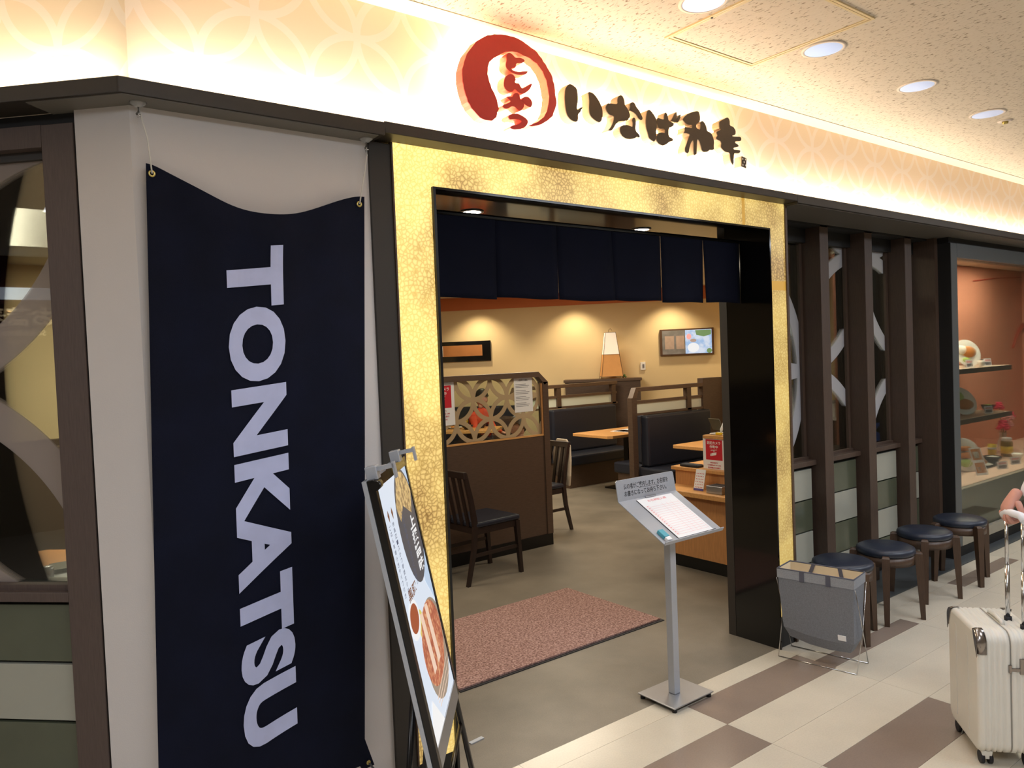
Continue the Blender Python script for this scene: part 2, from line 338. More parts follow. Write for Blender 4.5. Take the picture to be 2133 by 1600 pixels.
# ---------------------------------------------------------------- mesh helpers
class MB:
    def __init__(s): s.v = []; s.f = []; s.smooth = []
    def add(s, vs, fs, smooth=False):
        o = len(s.v); s.v += [tuple(p) for p in vs]
        for f in fs: s.f.append(tuple(i+o for i in f)); s.smooth.append(smooth)
        return s
    def box(s, x0, x1, y0, y1, z0, z1):
        v = [(x, y, z) for z in (z0, z1) for y in (y0, y1) for x in (x0, x1)]
        return s.add(v, [(0, 2, 3, 1), (4, 5, 7, 6), (0, 1, 5, 4), (2, 6, 7, 3), (0, 4, 6, 2), (1, 3, 7, 5)])
    def obox(s, c, ax, ay, az, hx, hy, hz):
        c = Vector(c); ax, ay, az = Vector(ax), Vector(ay), Vector(az)
        v = [c+ax*hx*i+ay*hy*j+az*hz*k for k in (-1, 1) for j in (-1, 1) for i in (-1, 1)]
        return s.add(v, [(0, 2, 3, 1), (4, 5, 7, 6), (0, 1, 5, 4), (2, 6, 7, 3), (0, 4, 6, 2), (1, 3, 7, 5)])
    def hexa(s, b, t):
        return s.add(list(b)+list(t), [(3, 2, 1, 0), (4, 5, 6, 7), (0, 1, 5, 4), (1, 2, 6, 5), (2, 3, 7, 6), (3, 0, 4, 7)])
    def prism(s, pts, fn, t):
        """outline pts (u,v) swept from fn(u,v,0) to fn(u,v,t)"""
        n = len(pts); tri = tessellate_polygon([[Vector((p[0], p[1], 0)) for p in pts]])
        a = [fn(p[0], p[1], 0) for p in pts]; b = [fn(p[0], p[1], t) for p in pts]
        s.add(a+b, [tuple(x) for x in tri]+[tuple(i+n for i in reversed(x)) for x in tri]+[(i, (i+1) % n, (i+1) % n+n, i+n) for i in range(n)])
        return s
    def flat(s, pts, fn):
        tri = tessellate_polygon([[Vector((p[0], p[1], 0)) for p in pts]])
        return s.add([fn(p[0], p[1], 0) for p in pts], [tuple(x) for x in tri])
    def tube(s, path, r, n=8, cap=True, r2=None):
        path = [Vector(p) for p in path]; m = len(path); rings_ = []; up = Vector((0, 0, 1))
        for i, p in enumerate(path):
            d = (path[min(i+1, m-1)]-path[max(i-1, 0)]).normalized()
            a = d.cross(up)
            if a.length < 1e-3: a = d.cross(Vector((1, 0, 0)))
            a.normalize(); b = d.cross(a)
            rr = r if r2 is None else r+(r2-r)*i/(m-1)
            rings_.append([p+(a*math.cos(2*PI*k/n)+b*math.sin(2*PI*k/n))*rr for k in range(n)])
        v = [q for g in rings_ for q in g]
        f = [(i*n+k, i*n+(k+1) % n, (i+1)*n+(k+1) % n, (i+1)*n+k) for i in range(m-1) for k in range(n)]
        s.add(v, f, True)
        if cap: s.add(rings_[0], [tuple(range(n))]); s.add(rings_[-1], [tuple(reversed(range(n)))])
        return s
    def lathe(s, prof, c=(0, 0, 0), n=32, sx=1, sy=1):
        c = Vector(c); v = []; m = len(prof)
        for r, z in prof:
            for k in range(n): v.append(c+Vector((r*sx*math.cos(2*PI*k/n), r*sy*math.sin(2*PI*k/n), z)))
        f = [(i*n+k, i*n+(k+1) % n, (i+1)*n+(k+1) % n, (i+1)*n+k) for i in range(m-1) for k in range(n)]
        s.add(v, f, True)
        if prof[0][0] > 1e-4: s.add(v[:n], [tuple(reversed(range(n)))])
        if prof[-1][0] > 1e-4: s.add(v[-n:], [tuple(range(n))])
        return s
    def ball(s, c, rx, ry, rz, n=12, m=8):
        prof = [(max(1e-5, math.sin(PI*i/m)), -math.cos(PI*i/m)) for i in range(m+1)]
        v = []; c = Vector(c)
        for r, z in prof:
            for k in range(n): v.append(c+Vector((r*rx*math.cos(2*PI*k/n), r*ry*math.sin(2*PI*k/n), z*rz)))
        return s.add(v, [(i*n+k, i*n+(k+1) % n, (i+1)*n+(k+1) % n, (i+1)*n+k) for i in range(m) for k in range(n)], True)
    def xf(s, fn): s.v = [tuple(fn(Vector(p))) for p in s.v]; return s
def origin_of(parent):
    o = Vector((0, 0, 0))
    while parent is not None: o += Vector(parent.location); parent = parent.parent
    return o
def mesh_obj(name, mb, m, parent=None, loc=None, bevel=0, solid=0, sub=0, local=False):
    """mb in world coordinates; stored relative to the parent chain (or to loc when top-level)"""
    base = Vector((0, 0, 0)) if local else (origin_of(parent) if parent is not None else Vector(loc) if loc else Vector((0, 0, 0)))
    me = bpy.data.meshes.new(name); me.from_pydata([tuple(Vector(p)-base) for p in mb.v], [], mb.f); me.validate()
    for p, sm in zip(me.polygons, mb.smooth): p.use_smooth = sm
    bm = bmesh.new(); bm.from_mesh(me); bmesh.ops.remove_doubles(bm, verts=bm.verts, dist=1e-6); bmesh.ops.recalc_face_normals(bm, faces=bm.faces); bm.to_mesh(me); bm.free()
    if isinstance(m, str): m = M[m]
    me.materials.append(m)
    o = bpy.data.objects.new(name, me); COL.objects.link(o)
    if parent is not None: o.parent = parent
    elif loc: o.location = loc
    if bevel:
        b = o.modifiers.new('bevel', 'BEVEL'); b.width = bevel; b.segments = 2; b.limit_method = 'ANGLE'; b.angle_limit = math.radians(40)
    if sub:
        b = o.modifiers.new('sub', 'SUBSURF'); b.levels = sub; b.render_levels = sub
    return o
part = mesh_obj
def thing(name, label, cat, loc=(0, 0, 0), group=None):
    o = bpy.data.objects.new(name, None); COL.objects.link(o); o.location = loc; o.empty_display_size = 0.1
    o['label'] = label; o['category'] = cat
    if group: o['group'] = group
    return o
def tagm(o, label, cat, group=None):
    o['label'] = label; o['category'] = cat
    if group: o['group'] = group
    return o
def struct(name, mb, m, **k):
    o = mesh_obj(name, mb, m, **k); o['kind'] = 'structure'; return o
def struct_e(name, loc=(0, 0, 0)):
    o = bpy.data.objects.new(name, None); COL.objects.link(o); o.location = loc; o.empty_display_size = 0.1; o['kind'] = 'structure'; return o
def dup(root, loc, rotz=0, label=None, group=None):
    r = root.copy(); COL.objects.link(r); r.location = loc; r.rotation_euler = (0, 0, rotz)
    if label: r['label'] = label
    if group: r['group'] = group
    for ch in list(root.children):
        c = ch.copy(); COL.objects.link(c); c.parent = r
        for g in ch.children:
            d = g.copy(); COL.objects.link(d); d.parent = c
    return r
_txt = {}
def glyphs(body, bold=0.0, space=1.0):
    key = (body, bold, space)
    if key not in _txt:
        c = bpy.data.curves.new('glyph', 'FONT'); c.body = body; c.offset = bold; c.resolution_u = 5; c.space_character = space
        o = bpy.data.objects.new('glyph', c); COL.objects.link(o); bpy.context.view_layer.update()
        me = bpy.data.meshes.new_from_object(o.evaluated_get(bpy.context.evaluated_depsgraph_get()))
        vs = [(v.co.x, v.co.y) for v in me.vertices]; fs = [tuple(p.vertices) for p in me.polygons]
        bpy.data.objects.remove(o); bpy.data.curves.remove(c); bpy.data.meshes.remove(me)
        xs = [a for a, _ in vs]; ys = [b for _, b in vs]; _txt[key] = (vs, fs, min(xs), max(xs), min(ys), max(ys))
    return _txt[key]
def text(mb, body, fn, u0, u1, v0, v1, bold=0.0, space=1.0):
    """fit the text's box to u0..u1 x v0..v1 of fn(u,v,0)"""
    vs, fs, a0, a1, b0, b1 = glyphs(body, bold, space)
    mb.add([fn(u0+(x-a0)/(a1-a0)*(u1-u0), v0+(y-b0)/(b1-b0)*(v1-v0), 0) for x, y in vs], fs); return mb
# ================================================================ setting
KW = 1.053
CX, CY = 0.479, 2.43
def L(u, d, z): return (CX - u*S2 + d*S2, CY + u*S2 + d*S2, z)      # along the left face, into the shop, up
def Lbox(mb, u0, u1, d0, d1, z0, z1):
    return mb.hexa([L(u0, d0, z0), L(u1, d0, z0), L(u1, d1, z0), L(u0, d1, z0)], [L(u0, d0, z1), L(u1, d0, z1), L(u1, d1, z1), L(u0, d1, z1)])
fxy = lambda u, v, t: (u, v, t)
# floors
fl = struct('floor', MB().prism([(-6.5, -4), (14, -4), (14, 2.43), (CX, CY), (-6.5, 9.409)], lambda u, v, t: (u, v, -0.05+t), 0.046), 'grout')
YE = [-1.1, -0.87, -0.645, -0.42, -0.195, 0.03, 0.255, 0.48, 0.705, 0.93, 1.158, 1.385, 1.632, 1.859, 2.084, 2.311, 2.43]
XE = [0.895, 1.795, 2.695, 3.595, 4.52, 5.42, 6.36, 7.28, 8.2, 9.1]
brown = {(2, 14): 1, (1, 13): 1, (0, 13): 1, (2, 11): 1, (0, 9): 1, (5, 9): 1, (3, 7): 1, (6, 12): 1, (7, 13): 1, (4, 10): 1, (1, 8): 1, (8, 14): 1}
tile_mesh = {}
def tile_part(x0, x1, y0, y1, m):
    key = (round(x1-x0, 3), round(y1-y0, 3), m)
    if key not in tile_mesh:
        g = 0.0007
        o = part('tile', MB().box(g, x1-x0-g, g, y1-y0-g, -0.004, 0.0), m, parent=fl, local=True); o.location = (x0, y0, 0); tile_mesh[key] = o
    else:
        o = tile_mesh[key].copy(); COL.objects.link(o); o.location = (x0, y0, 0)
for i in range(len(XE)-1):
    for j in range(6, len(YE)-1):
        x0, x1, y0, y1 = XE[i], XE[i+1], YE[j], YE[j+1]
        if (i, j) in ((3, 14), (5, 14)):
            a = 2.093 if i == 3 else 2.21
            b = a+0.112
            if i == 3: tile_part(x0, x1, y0, a, 'tile_cream')
            else: tile_part(x0, x1, y0, a, 'tile_cream')
            tile_part(x0, x1, a, b, 'tile_brown')
            if b < y1: tile_part(x0, x1, b, y1, 'tile_cream')
            continue
        if i == 5 and j == 15: y0 = 2.322
        tile_part(x0, x1, y0, y1, 'tile_brown' if (i, j) in brown else 'tile_cream')
far = part('tile_field', MB().prism([(-6.5, -4), (14, -4), (14, 2.43), (9.1, 2.43), (9.1, 0.255), (0.895, 0.255), (0.895, 2.43), (CX, CY), (-6.5, 9.409)], lambda u, v, t: (u, v, -0.004+t), 0.004), 'tile_cream', parent=fl); far['kind'] = 'stuff'
struct('floor', MB().prism([(CX, CY), (3.77, 2.43), (10, 2.43), (10, 17.6), (-6.5, 17.6), (-6.5, 9.409)], lambda u, v, t: (u, v, -0.05+t), 0.0497), 'in_floor')
struct('trim_1', MB().box(3.775, 10, 2.432, 2.76, 0.0, 0.006), 'kerb')
# corridor ceiling
ce = struct('ceiling', MB().prism([(-6.5, -4), (14, -4), (14, 2.35), (0.445, 2.35), (-6.5, 9.295)], lambda u, v, t: (u, v, 2.935+t), 0.04), 'ceiling')
st = struct('trim_2', MB().prism([(14, 2.353), (14, 2.46), (0.49, 2.46), (-6.5, 9.45), (-6.5, 9.30), (0.447, 2.353)], lambda u, v, t: (u, v, 2.933+t), 0.03), 'ceil_strip')
# fascia wall above the ledge
struct('wall_upper', MB().prism([(CX+0.008, 2.45), (14, 2.45), (14, 2.62), (0.55, 2.62)], lambda u, v, t: (u, v, 2.437+t), 0.52), 'fascia')
struct('wall_upper_left', MB().prism([(CX+0.008, 2.45), (0.55, 2.62), (-6.5, 9.67), (-6.5, 9.437)], lambda u, v, t: (u, v, 2.437+t), 0.52), 'fascia_left')
# ledge and its underside
struct('trim_3', MB().prism([(0.435, 2.334), (1.262, 2.334), (1.262, 2.449), (0.486, 2.449), (-4.2, 7.135), (-4.25, 7.019)], lambda u, v, t: (u, v, 2.437+t), 0.045)
       .box(1.262, 3.76, 2.334, 2.449, 2.446, 2.482).box(3.76, 13.9, 2.334, 2.449, 2.437, 2.482), 'ledge', bevel=0.003)
struct('trim_4', MB().prism([(0.443, 2.342), (1.24, 2.342), (1.24, 2.449), (0.487, 2.449), (0.31, 2.626), (0.235, 2.552)], lambda u, v, t: (u, v, 2.434+t), 0.003), 'soffit')
struct('trim_5', MB().box(3.772, 13.9, 2.345, 2.656, 2.433, 2.437), mat('soffit_shaded', (84, 78, 70), 0.6))  # same soffit painted darker, away from the white wall's bounce
struct('trim_6', MB().box(3.772, 6.04, 2.66, 2.86, 2.42, 2.62).box(6.04, 13.9, 2.66, 2.80, 2.40, 2.62), 'gap')
# white walls around the corner, black post
struct('wall_front', MB().prism([(CX, CY), (1.24, 2.43), (1.24, 2.56), (0.53, 2.56), (0.45, 2.64), (CX-0.176*S2, CY+0.176*S2)], lambda u, v, t: (u, v, t), 2.435), 'white_wall')
struct('trim_7', MB().box(1.24, 1.325, 2.418, 2.60, 0, 2.437), 'post_black', bevel=0.002)
# ---- window on the left face
win = struct_e('window_1', L(0.5, 0, 0))
WH = 4.0
part('frame', Lbox(MB(), 0.184, 0.288, 0.0, 0.12, 0, 2.40), 'brown_frame', parent=win, bevel=0.002)
part('frame', Lbox(MB(), 0.288, WH, 0.0, 0.12, 2.335, 2.40), 'brown_frame', parent=win)
part('frame', Lbox(MB(), 0.178, 0.184, 0.006, 0.12, 0, 2.40), 'gap', parent=win)
part('head_gap', Lbox(MB(), 0.178, WH, 0.02, 0.12, 2.40, 2.437), 'gap', parent=win)
part('bead', Lbox(MB(), 0.288, WH, 0.035, 0.05, 2.31, 2.335), 'post_black', parent=win)
part('sill', Lbox(MB(), 0.288, WH, 0.0, 0.10, 0.967, 0.997), 'brown_frame', parent=win, bevel=0.002)
part('sill', Lbox(MB(), 0.288, WH, 0.022, 0.10, 0.997, 1.015), 'brown_frame', parent=win)
part('pane', Lbox(MB(), 0.288, WH, 0.050, 0.056, 1.015, 2.32), 'glass_left', parent=win)
part('backing', Lbox(MB(), 0.288, WH, 0.045, 0.12, 0.0, 0.967), 'gap', parent=win)
zz = 0.951
for k, (za, zb) in enumerate(((0.773, 0.951), (0.588, 0.764), (0.40, 0.579), (0.215, 0.391), (0.03, 0.206))):
    part('glass_band', Lbox(MB(), 0.297, WH, 0.028, 0.045, za, zb), 'band_light' if k % 2 else 'band_dark', parent=win, bevel=0.002)
# ---- slatted window to the right of the entrance
win = struct_e('window_2', (4.9, 2.7, 0))
FX = (4.52, 5.075, 5.645)
for x in FX: part('slat', MB().box(x, x+0.10, 2.66, 2.865, 0.006, 2.432), 'fin', parent=win, bevel=0.003)
part('slat', MB().box(5.99, 6.04, 2.605, 2.865, 0.006, 2.432), 'fin', parent=win)
part('slat', MB().box(3.775, 3.80, 2.66, 2.865, 0.006, 2.432), 'fin', parent=win)
bays = ((3.80, 4.52), (4.62, 5.075), (5.175, 5.645), (5.745, 5.99))
for k, (x0, x1) in enumerate(bays):
    part('sill', MB().box(x0, x1, 2.722, 2.84, 0.885, 0.917), 'fin', parent=win, bevel=0.002)
    part('bead', MB().box(x0, x1, 2.775, 2.80, 0.917, 0.935), 'fin', parent=win)
    part('head', MB().box(x0, x1, 2.76, 2.85, 2.33, 2.425), 'gap', parent=win)
    part('mullion', MB().box(x1-0.028, x1, 2.79, 2.86, 0.917, 2.33), 'fin', parent=win)
    part('pane', MB().box(x0, x1-0.028, 2.808, 2.814, 0.917, 2.33), 'glass_right', parent=win)
    part('backing', MB().box(x0, x1, 2.765, 2.84, 0.006, 0.885), 'gap', parent=win)
    for q, (za, zb) in enumerate(((0.668, 0.862), (0.462, 0.660), (0.254, 0.454), (0.04, 0.246))):
        part('glass_band', MB().box(x0+0.004, x1-0.03, 2.742, 2.765, za, zb), 'band_light' if (k+q) % 2 == 0 else 'band_dark', parent=win, bevel=0.002)
# ---- restaurant shell
struct('wall_back', MB().prism([(-1.5, 15*KW+1.5), (9.4, 15*KW-9.4), (9.5, 15*KW-9.3), (-1.4, 15*KW+1.6)], lambda u, v, t: (u, v, t), 2.6), 'beige_wall')

def diag(s, z, off=0.0): return ((7.5+s*S2)*KW-off*S2, (7.5-s*S2)*KW-off*S2, z if z < 0.02 or z > 2.59 else 1.65+(z-1.65)*KW)      # s along the back wall to the right, off = proud of it
def Dbox(mb, s0, s1, o0, o1, z0, z1):
    return mb.hexa([diag(s0, z0, o1), diag(s1, z0, o1), diag(s1, z0, o0), diag(s0, z0, o0)], [diag(s0, z1, o1), diag(s1, z1, o1), diag(s1, z1, o0), diag(s0, z1, o0)])
struct('trim_8', Dbox(MB(), -8, 1.5, 0, 0.012, 2.372, 2.6), 'orange')
struct('wall_right', MB().box(7.6, 7.7, 3.46, 5.74, 0, 2.6), 'beige_wall')
struct('trim_9', MB().box(7.588, 7.6, 3.46, 5.74, 2.465, 2.6), 'orange')
struct('wall_right_end', MB().box(7.7, 9.5, 5.62, 5.72, 0, 2.6), 'beige_wall')
struct('wall_right_end', MB().box(9.40, 9.5, 5.72, 6.48, 0, 2.6), 'beige_wall')
struct('wall_left', MB().box(-6.5, 2.9, 7.5, 7.6, 0, 2.6), 'beige_wall')
struct('baseboard_left', MB().box(-6.5, 2.9, 7.40, 7.5, 0, 1.128), 'wood_dark')
struct('wall_left_side', MB().box(2.9, 3.0, 7.5, 12.85, 0, 2.6), 'beige_wall')
struct('ceiling', MB().prism([(0.62, 2.70), (10, 2.70), (10, 17.6), (-6.5, 17.6), (-6.5, 9.82)], lambda u, v, t: (u, v, 2.6+t), 0.03), 'in_ceiling')
struct('wall_front_inside', MB().box(3.77, 6.04, 2.80, 2.86, 2.43, 2.6), 'in_ceiling')
# ---- rest of the concourse, seen only in reflections
struct('wall_opposite', MB().box(-6.5, 14, -4.1, -4.0, 0, 2.94), 'opp_wall')
struct('wall_far_end', MB().box(14, 14.1, -4.1, 2.7, 0, 2.94), 'opp_wall')
struct('wall_far_left', MB().box(-6.6, -6.5, -4.1, 9.6, 0, 2.94), 'opp_wall')
ob = thing('shop_sign', 'lit fascia of the shop across the concourse with cream lettering, mirrored in the left window', 'sign', (-6.5, 2.2, 2.3))
part('band', MB().box(-6.5, -6.47, -0.5, 4.6, 2.2, 2.94), 'opp_band', parent=ob)
part('light_strip', MB().box(-6.5, -6.44, -0.5, 4.6, 2.48, 2.605), 'opp_light', parent=ob)
fs = lambda u, v, t: (-6.455, u, v)
t_ = MB(); text(t_, 'お蕎麦', fs, 1.99, 2.62, 2.20, 2.40, 0.02); text(t_, 'SOBA BUCKWHEAT NOODLES', fs, 2.06, 3.1, 2.10, 2.155, 0.01)
part('lettering', t_, 'opp_text', parent=ob)

# ================================================================ entrance surround
es = thing('entrance_surround', 'backlit amber crackled-glass surround with black lining framing the shop entrance', 'entrance', (2.55, 2.43, 0))
PY0, PY1 = 2.418, 2.43
part('light_panel', MB().box(1.33, 1.447, PY0, PY1, 0.172, 2.444), 'lava', parent=es)
part('light_panel', MB().box(1.449, 1.488, PY0, PY1, 0.172, 2.444), 'lava', parent=es)
part('light_panel', MB().box(1.490, 3.376, PY0, PY1, 2.30, 2.444), 'lava', parent=es)
part('light_panel', MB().box(3.402, 3.572, PY0, PY1, 2.30, 2.444), 'lava', parent=es)
part('light_panel', MB().box(3.604, 3.755, PY0, PY1, 2.02, 2.30), 'lava', parent=es)
part('light_panel', MB().box(3.574, 3.755, PY0, PY1, 2.30, 2.444), 'lava', parent=es)
part('light_panel', MB().box(3.604, 3.755, PY0, PY1, 0.172, 1.97), 'lava', parent=es)
part('support_shade', MB().box(3.376, 3.402, PY0+0.001, PY1, 2.30, 2.444), 'lava_shade', parent=es)  # strip painted dimmer as shade of an inner support
part('support_shade', MB().box(3.604, 3.755, PY0+0.001, PY1, 1.97, 2.02), 'lava_shade', parent=es)
part('frame', MB().box(1.489, 1.500, 2.405, 2.745, 0, 2.301), 'black', parent=es)
part('frame', MB().box(3.594, 3.604, 2.405, 2.745, 0, 2.301), 'black_gloss', parent=es)
part('frame', MB().box(1.500, 3.594, 2.405, 2.745, 2.292, 2.301), 'black_gloss', parent=es)
part('plinth', MB().box(1.325, 1.489, 2.42, 2.44, 0, 0.17), 'black', parent=es); part('plinth', MB().box(3.604, 3.755, 2.42, 2.44, 0, 0.17), 'black', parent=es)
part('edge_trim', MB().box(3.755, 3.772, 2.41, 2.86, 0, 2.437), 'wood_dark', parent=es)
part('edge_trim', MB().box(1.325, 1.331, 2.412, 2.43, 0.17, 2.444), 'wood_dark', parent=es)
part('core', MB().box(1.325, 1.489, 2.44, 2.75, 0, 2.44).box(3.604, 3.755, 2.44, 2.75, 0, 2.44).box(1.489, 3.604, 2.44, 2.75, 2.302, 2.44), 'gap', parent=es)
part('door_edge', MB().box(3.592, 3.5945, 2.695, 2.745, 0, 2.292), 'post_black', parent=es)
part('door_track', MB().box(1.3, 3.77, 2.75, 2.84, 2.30, 2.6), 'gap', parent=es)
struct('wall_over_entrance', MB().box(0.6, 1.33, 2.60, 2.72, 0, 2.6), 'beige_wall')
for x, lb in ((1.862, 'small round downlight in the black soffit, left end of the curtain'), (2.915, 'small round downlight in the black soffit above the fifth curtain slit')):
    d = thing('downlight', lb, 'downlight', (x, 2.70, 2.292), 'downlights over the entrance')
    part('ring', MB().lathe([(0.052, 0), (0.052, -0.004), (0.040, -0.004), (0.040, 0)], (x, 2.70, 2.292), 24), 'silver', parent=d)
    part('lens', MB().lathe([(0.040, -0.003), (0.0, -0.004)], (x, 2.70, 2.292), 24), 'lens', parent=d)
# noren
nr = thing('noren_curtain', 'short navy split curtain hung across the shop entrance', 'curtain', (2.55, 2.60, 2.26))
part('rod', MB().tube([(1.50, 2.60, 2.252), (3.594, 2.60, 2.252)], 0.009), 'black', parent=nr)
sl = [1.502, 1.909, 2.252, 2.599, 2.943, 3.277, 3.590]
for k in range(6):
    x0, x1 = sl[k]+0.0015, sl[k+1]-0.0015
    m_ = MB(); n, q = 10, 12; vs = []
    for j in range(q+1):
        t = j/q; z = 2.262 - t*(0.352-0.004*(k % 2))
        for i in range(n+1):
            u = i/n; drop = max(0.0, t-0.28)/0.72
            gl = 0.004*drop*(k in (1, 2)) + (0.009*drop if k == 3 else 0); gr = (0.003*drop if k in (0, 1) else 0)
            x = x0+gl+(x1-x0-gl-gr)*u
            y = 2.60 + 0.006*math.sin(u*7+k*2)*t + 0.008*math.sin(u*PI+k)*t
            vs.append((x, y, z + 0.003*math.sin(u*5+k)*t))
    m_.add(vs, [(j*(n+1)+i, j*(n+1)+i+1, (j+1)*(n+1)+i+1, (j+1)*(n+1)+i) for j in range(q) for i in range(n)], True)
    o = part('curtain_panel', m_, 'noren', parent=nr); sd = o.modifiers.new('s', 'SOLIDIFY'); sd.thickness = 0.003
# door floor plate
tagm(mesh_obj('floor_plate', MB().obox((1.776, 2.706, 0.002), (0.995, 0.1, 0), (-0.1, 0.995, 0), (0, 0, 1), 0.036, 0.010, 0.002), 'silver_paint', loc=(1.776, 2.706, 0)), 'small steel door-lock plate set in the dark entrance floor', 'floor plate')
bpy.data.objects['floor_plate'].location = (1.776, 2.706, 0)
# ceiling: downlights, sprinkler, hatch
for i, x in enumerate((2.305, 3.11, 3.965, 4.81)):
    lb = ('round recessed downlight at the top edge of the photo, nearest the camera', 'round recessed downlight just beyond the ceiling hatch', 'round recessed downlight, second beyond the ceiling hatch', 'round recessed downlight beside the small ceiling sprinkler')[i]
    d = thing('downlight', lb, 'downlight', (x, 1.79, 2.935), 'row of downlights in the corridor ceiling')
    c = (x, 1.79, 2.935)
    part('ring', MB().lathe([(0.092, 0.001), (0.092, -0.004), (0.078, -0.005), (0.076, 0.001)], c, 32), 'dl_ring', parent=d)
    part('reflector', MB().lathe([(0.077, -0.0045), (0.060, -0.0030), (0.0, -0.0020)], c, 32), 'reflector', parent=d)
d = thing('sprinkler', 'tiny recessed sprinkler head beside the farthest downlight', 'sprinkler', (5.06, 1.79, 2.935))
part('cap', MB().lathe([(0.04, 0.0), (0.04, -0.004), (0.018, -0.006)], (5.06, 1.79, 2.935), 20), 'dl_ring', parent=d)
part('nozzle', MB().lathe([(0.018, -0.003), (0.014, -0.018), (0.0, -0.02)], (5.06, 1.79, 2.935), 16), 'brass', parent=d)
hx0, hx1, hy0, hy1, hz = 2.418, 3.0, 1.507, 2.078, 2.935
ht = thing('access_hatch', 'square framed access hatch in the textured ceiling', 'hatch', ((hx0+hx1)/2, (hy0+hy1)/2, hz))
def ring_frame(mb, a, b, z0, z1):
    mb.box(hx0+a, hx1-a, hy0+a, hy0+b, z0, z1).box(hx0+a, hx1-a, hy1-b, hy1-a, z0, z1)
    mb.box(hx0+a, hx0+b, hy0+b, hy1-b, z0, z1).box(hx1-b, hx1-a, hy0+b, hy1-b, z0, z1); return mb
hm = mat('hatch_metal', (226, 206, 160), 0.4)
part('outer_frame', ring_frame(MB(), 0, 0.010, hz-0.006, hz), hm, parent=ht)
part('inner_frame', ring_frame(MB(), 0.014, 0.024, hz-0.005, hz), hm, parent=ht)
part('panel', MB().box(hx0+0.026, hx1-0.026, hy0+0.026, hy1-0.026, hz-0.002, hz), 'ceiling', parent=ht)
part('latch', MB().lathe([(0.005, 0), (0.005, -0.006), (0, -0.006)], ((hx0+0.012), 1.85, hz-0.003), 10), 'ink', parent=ht)
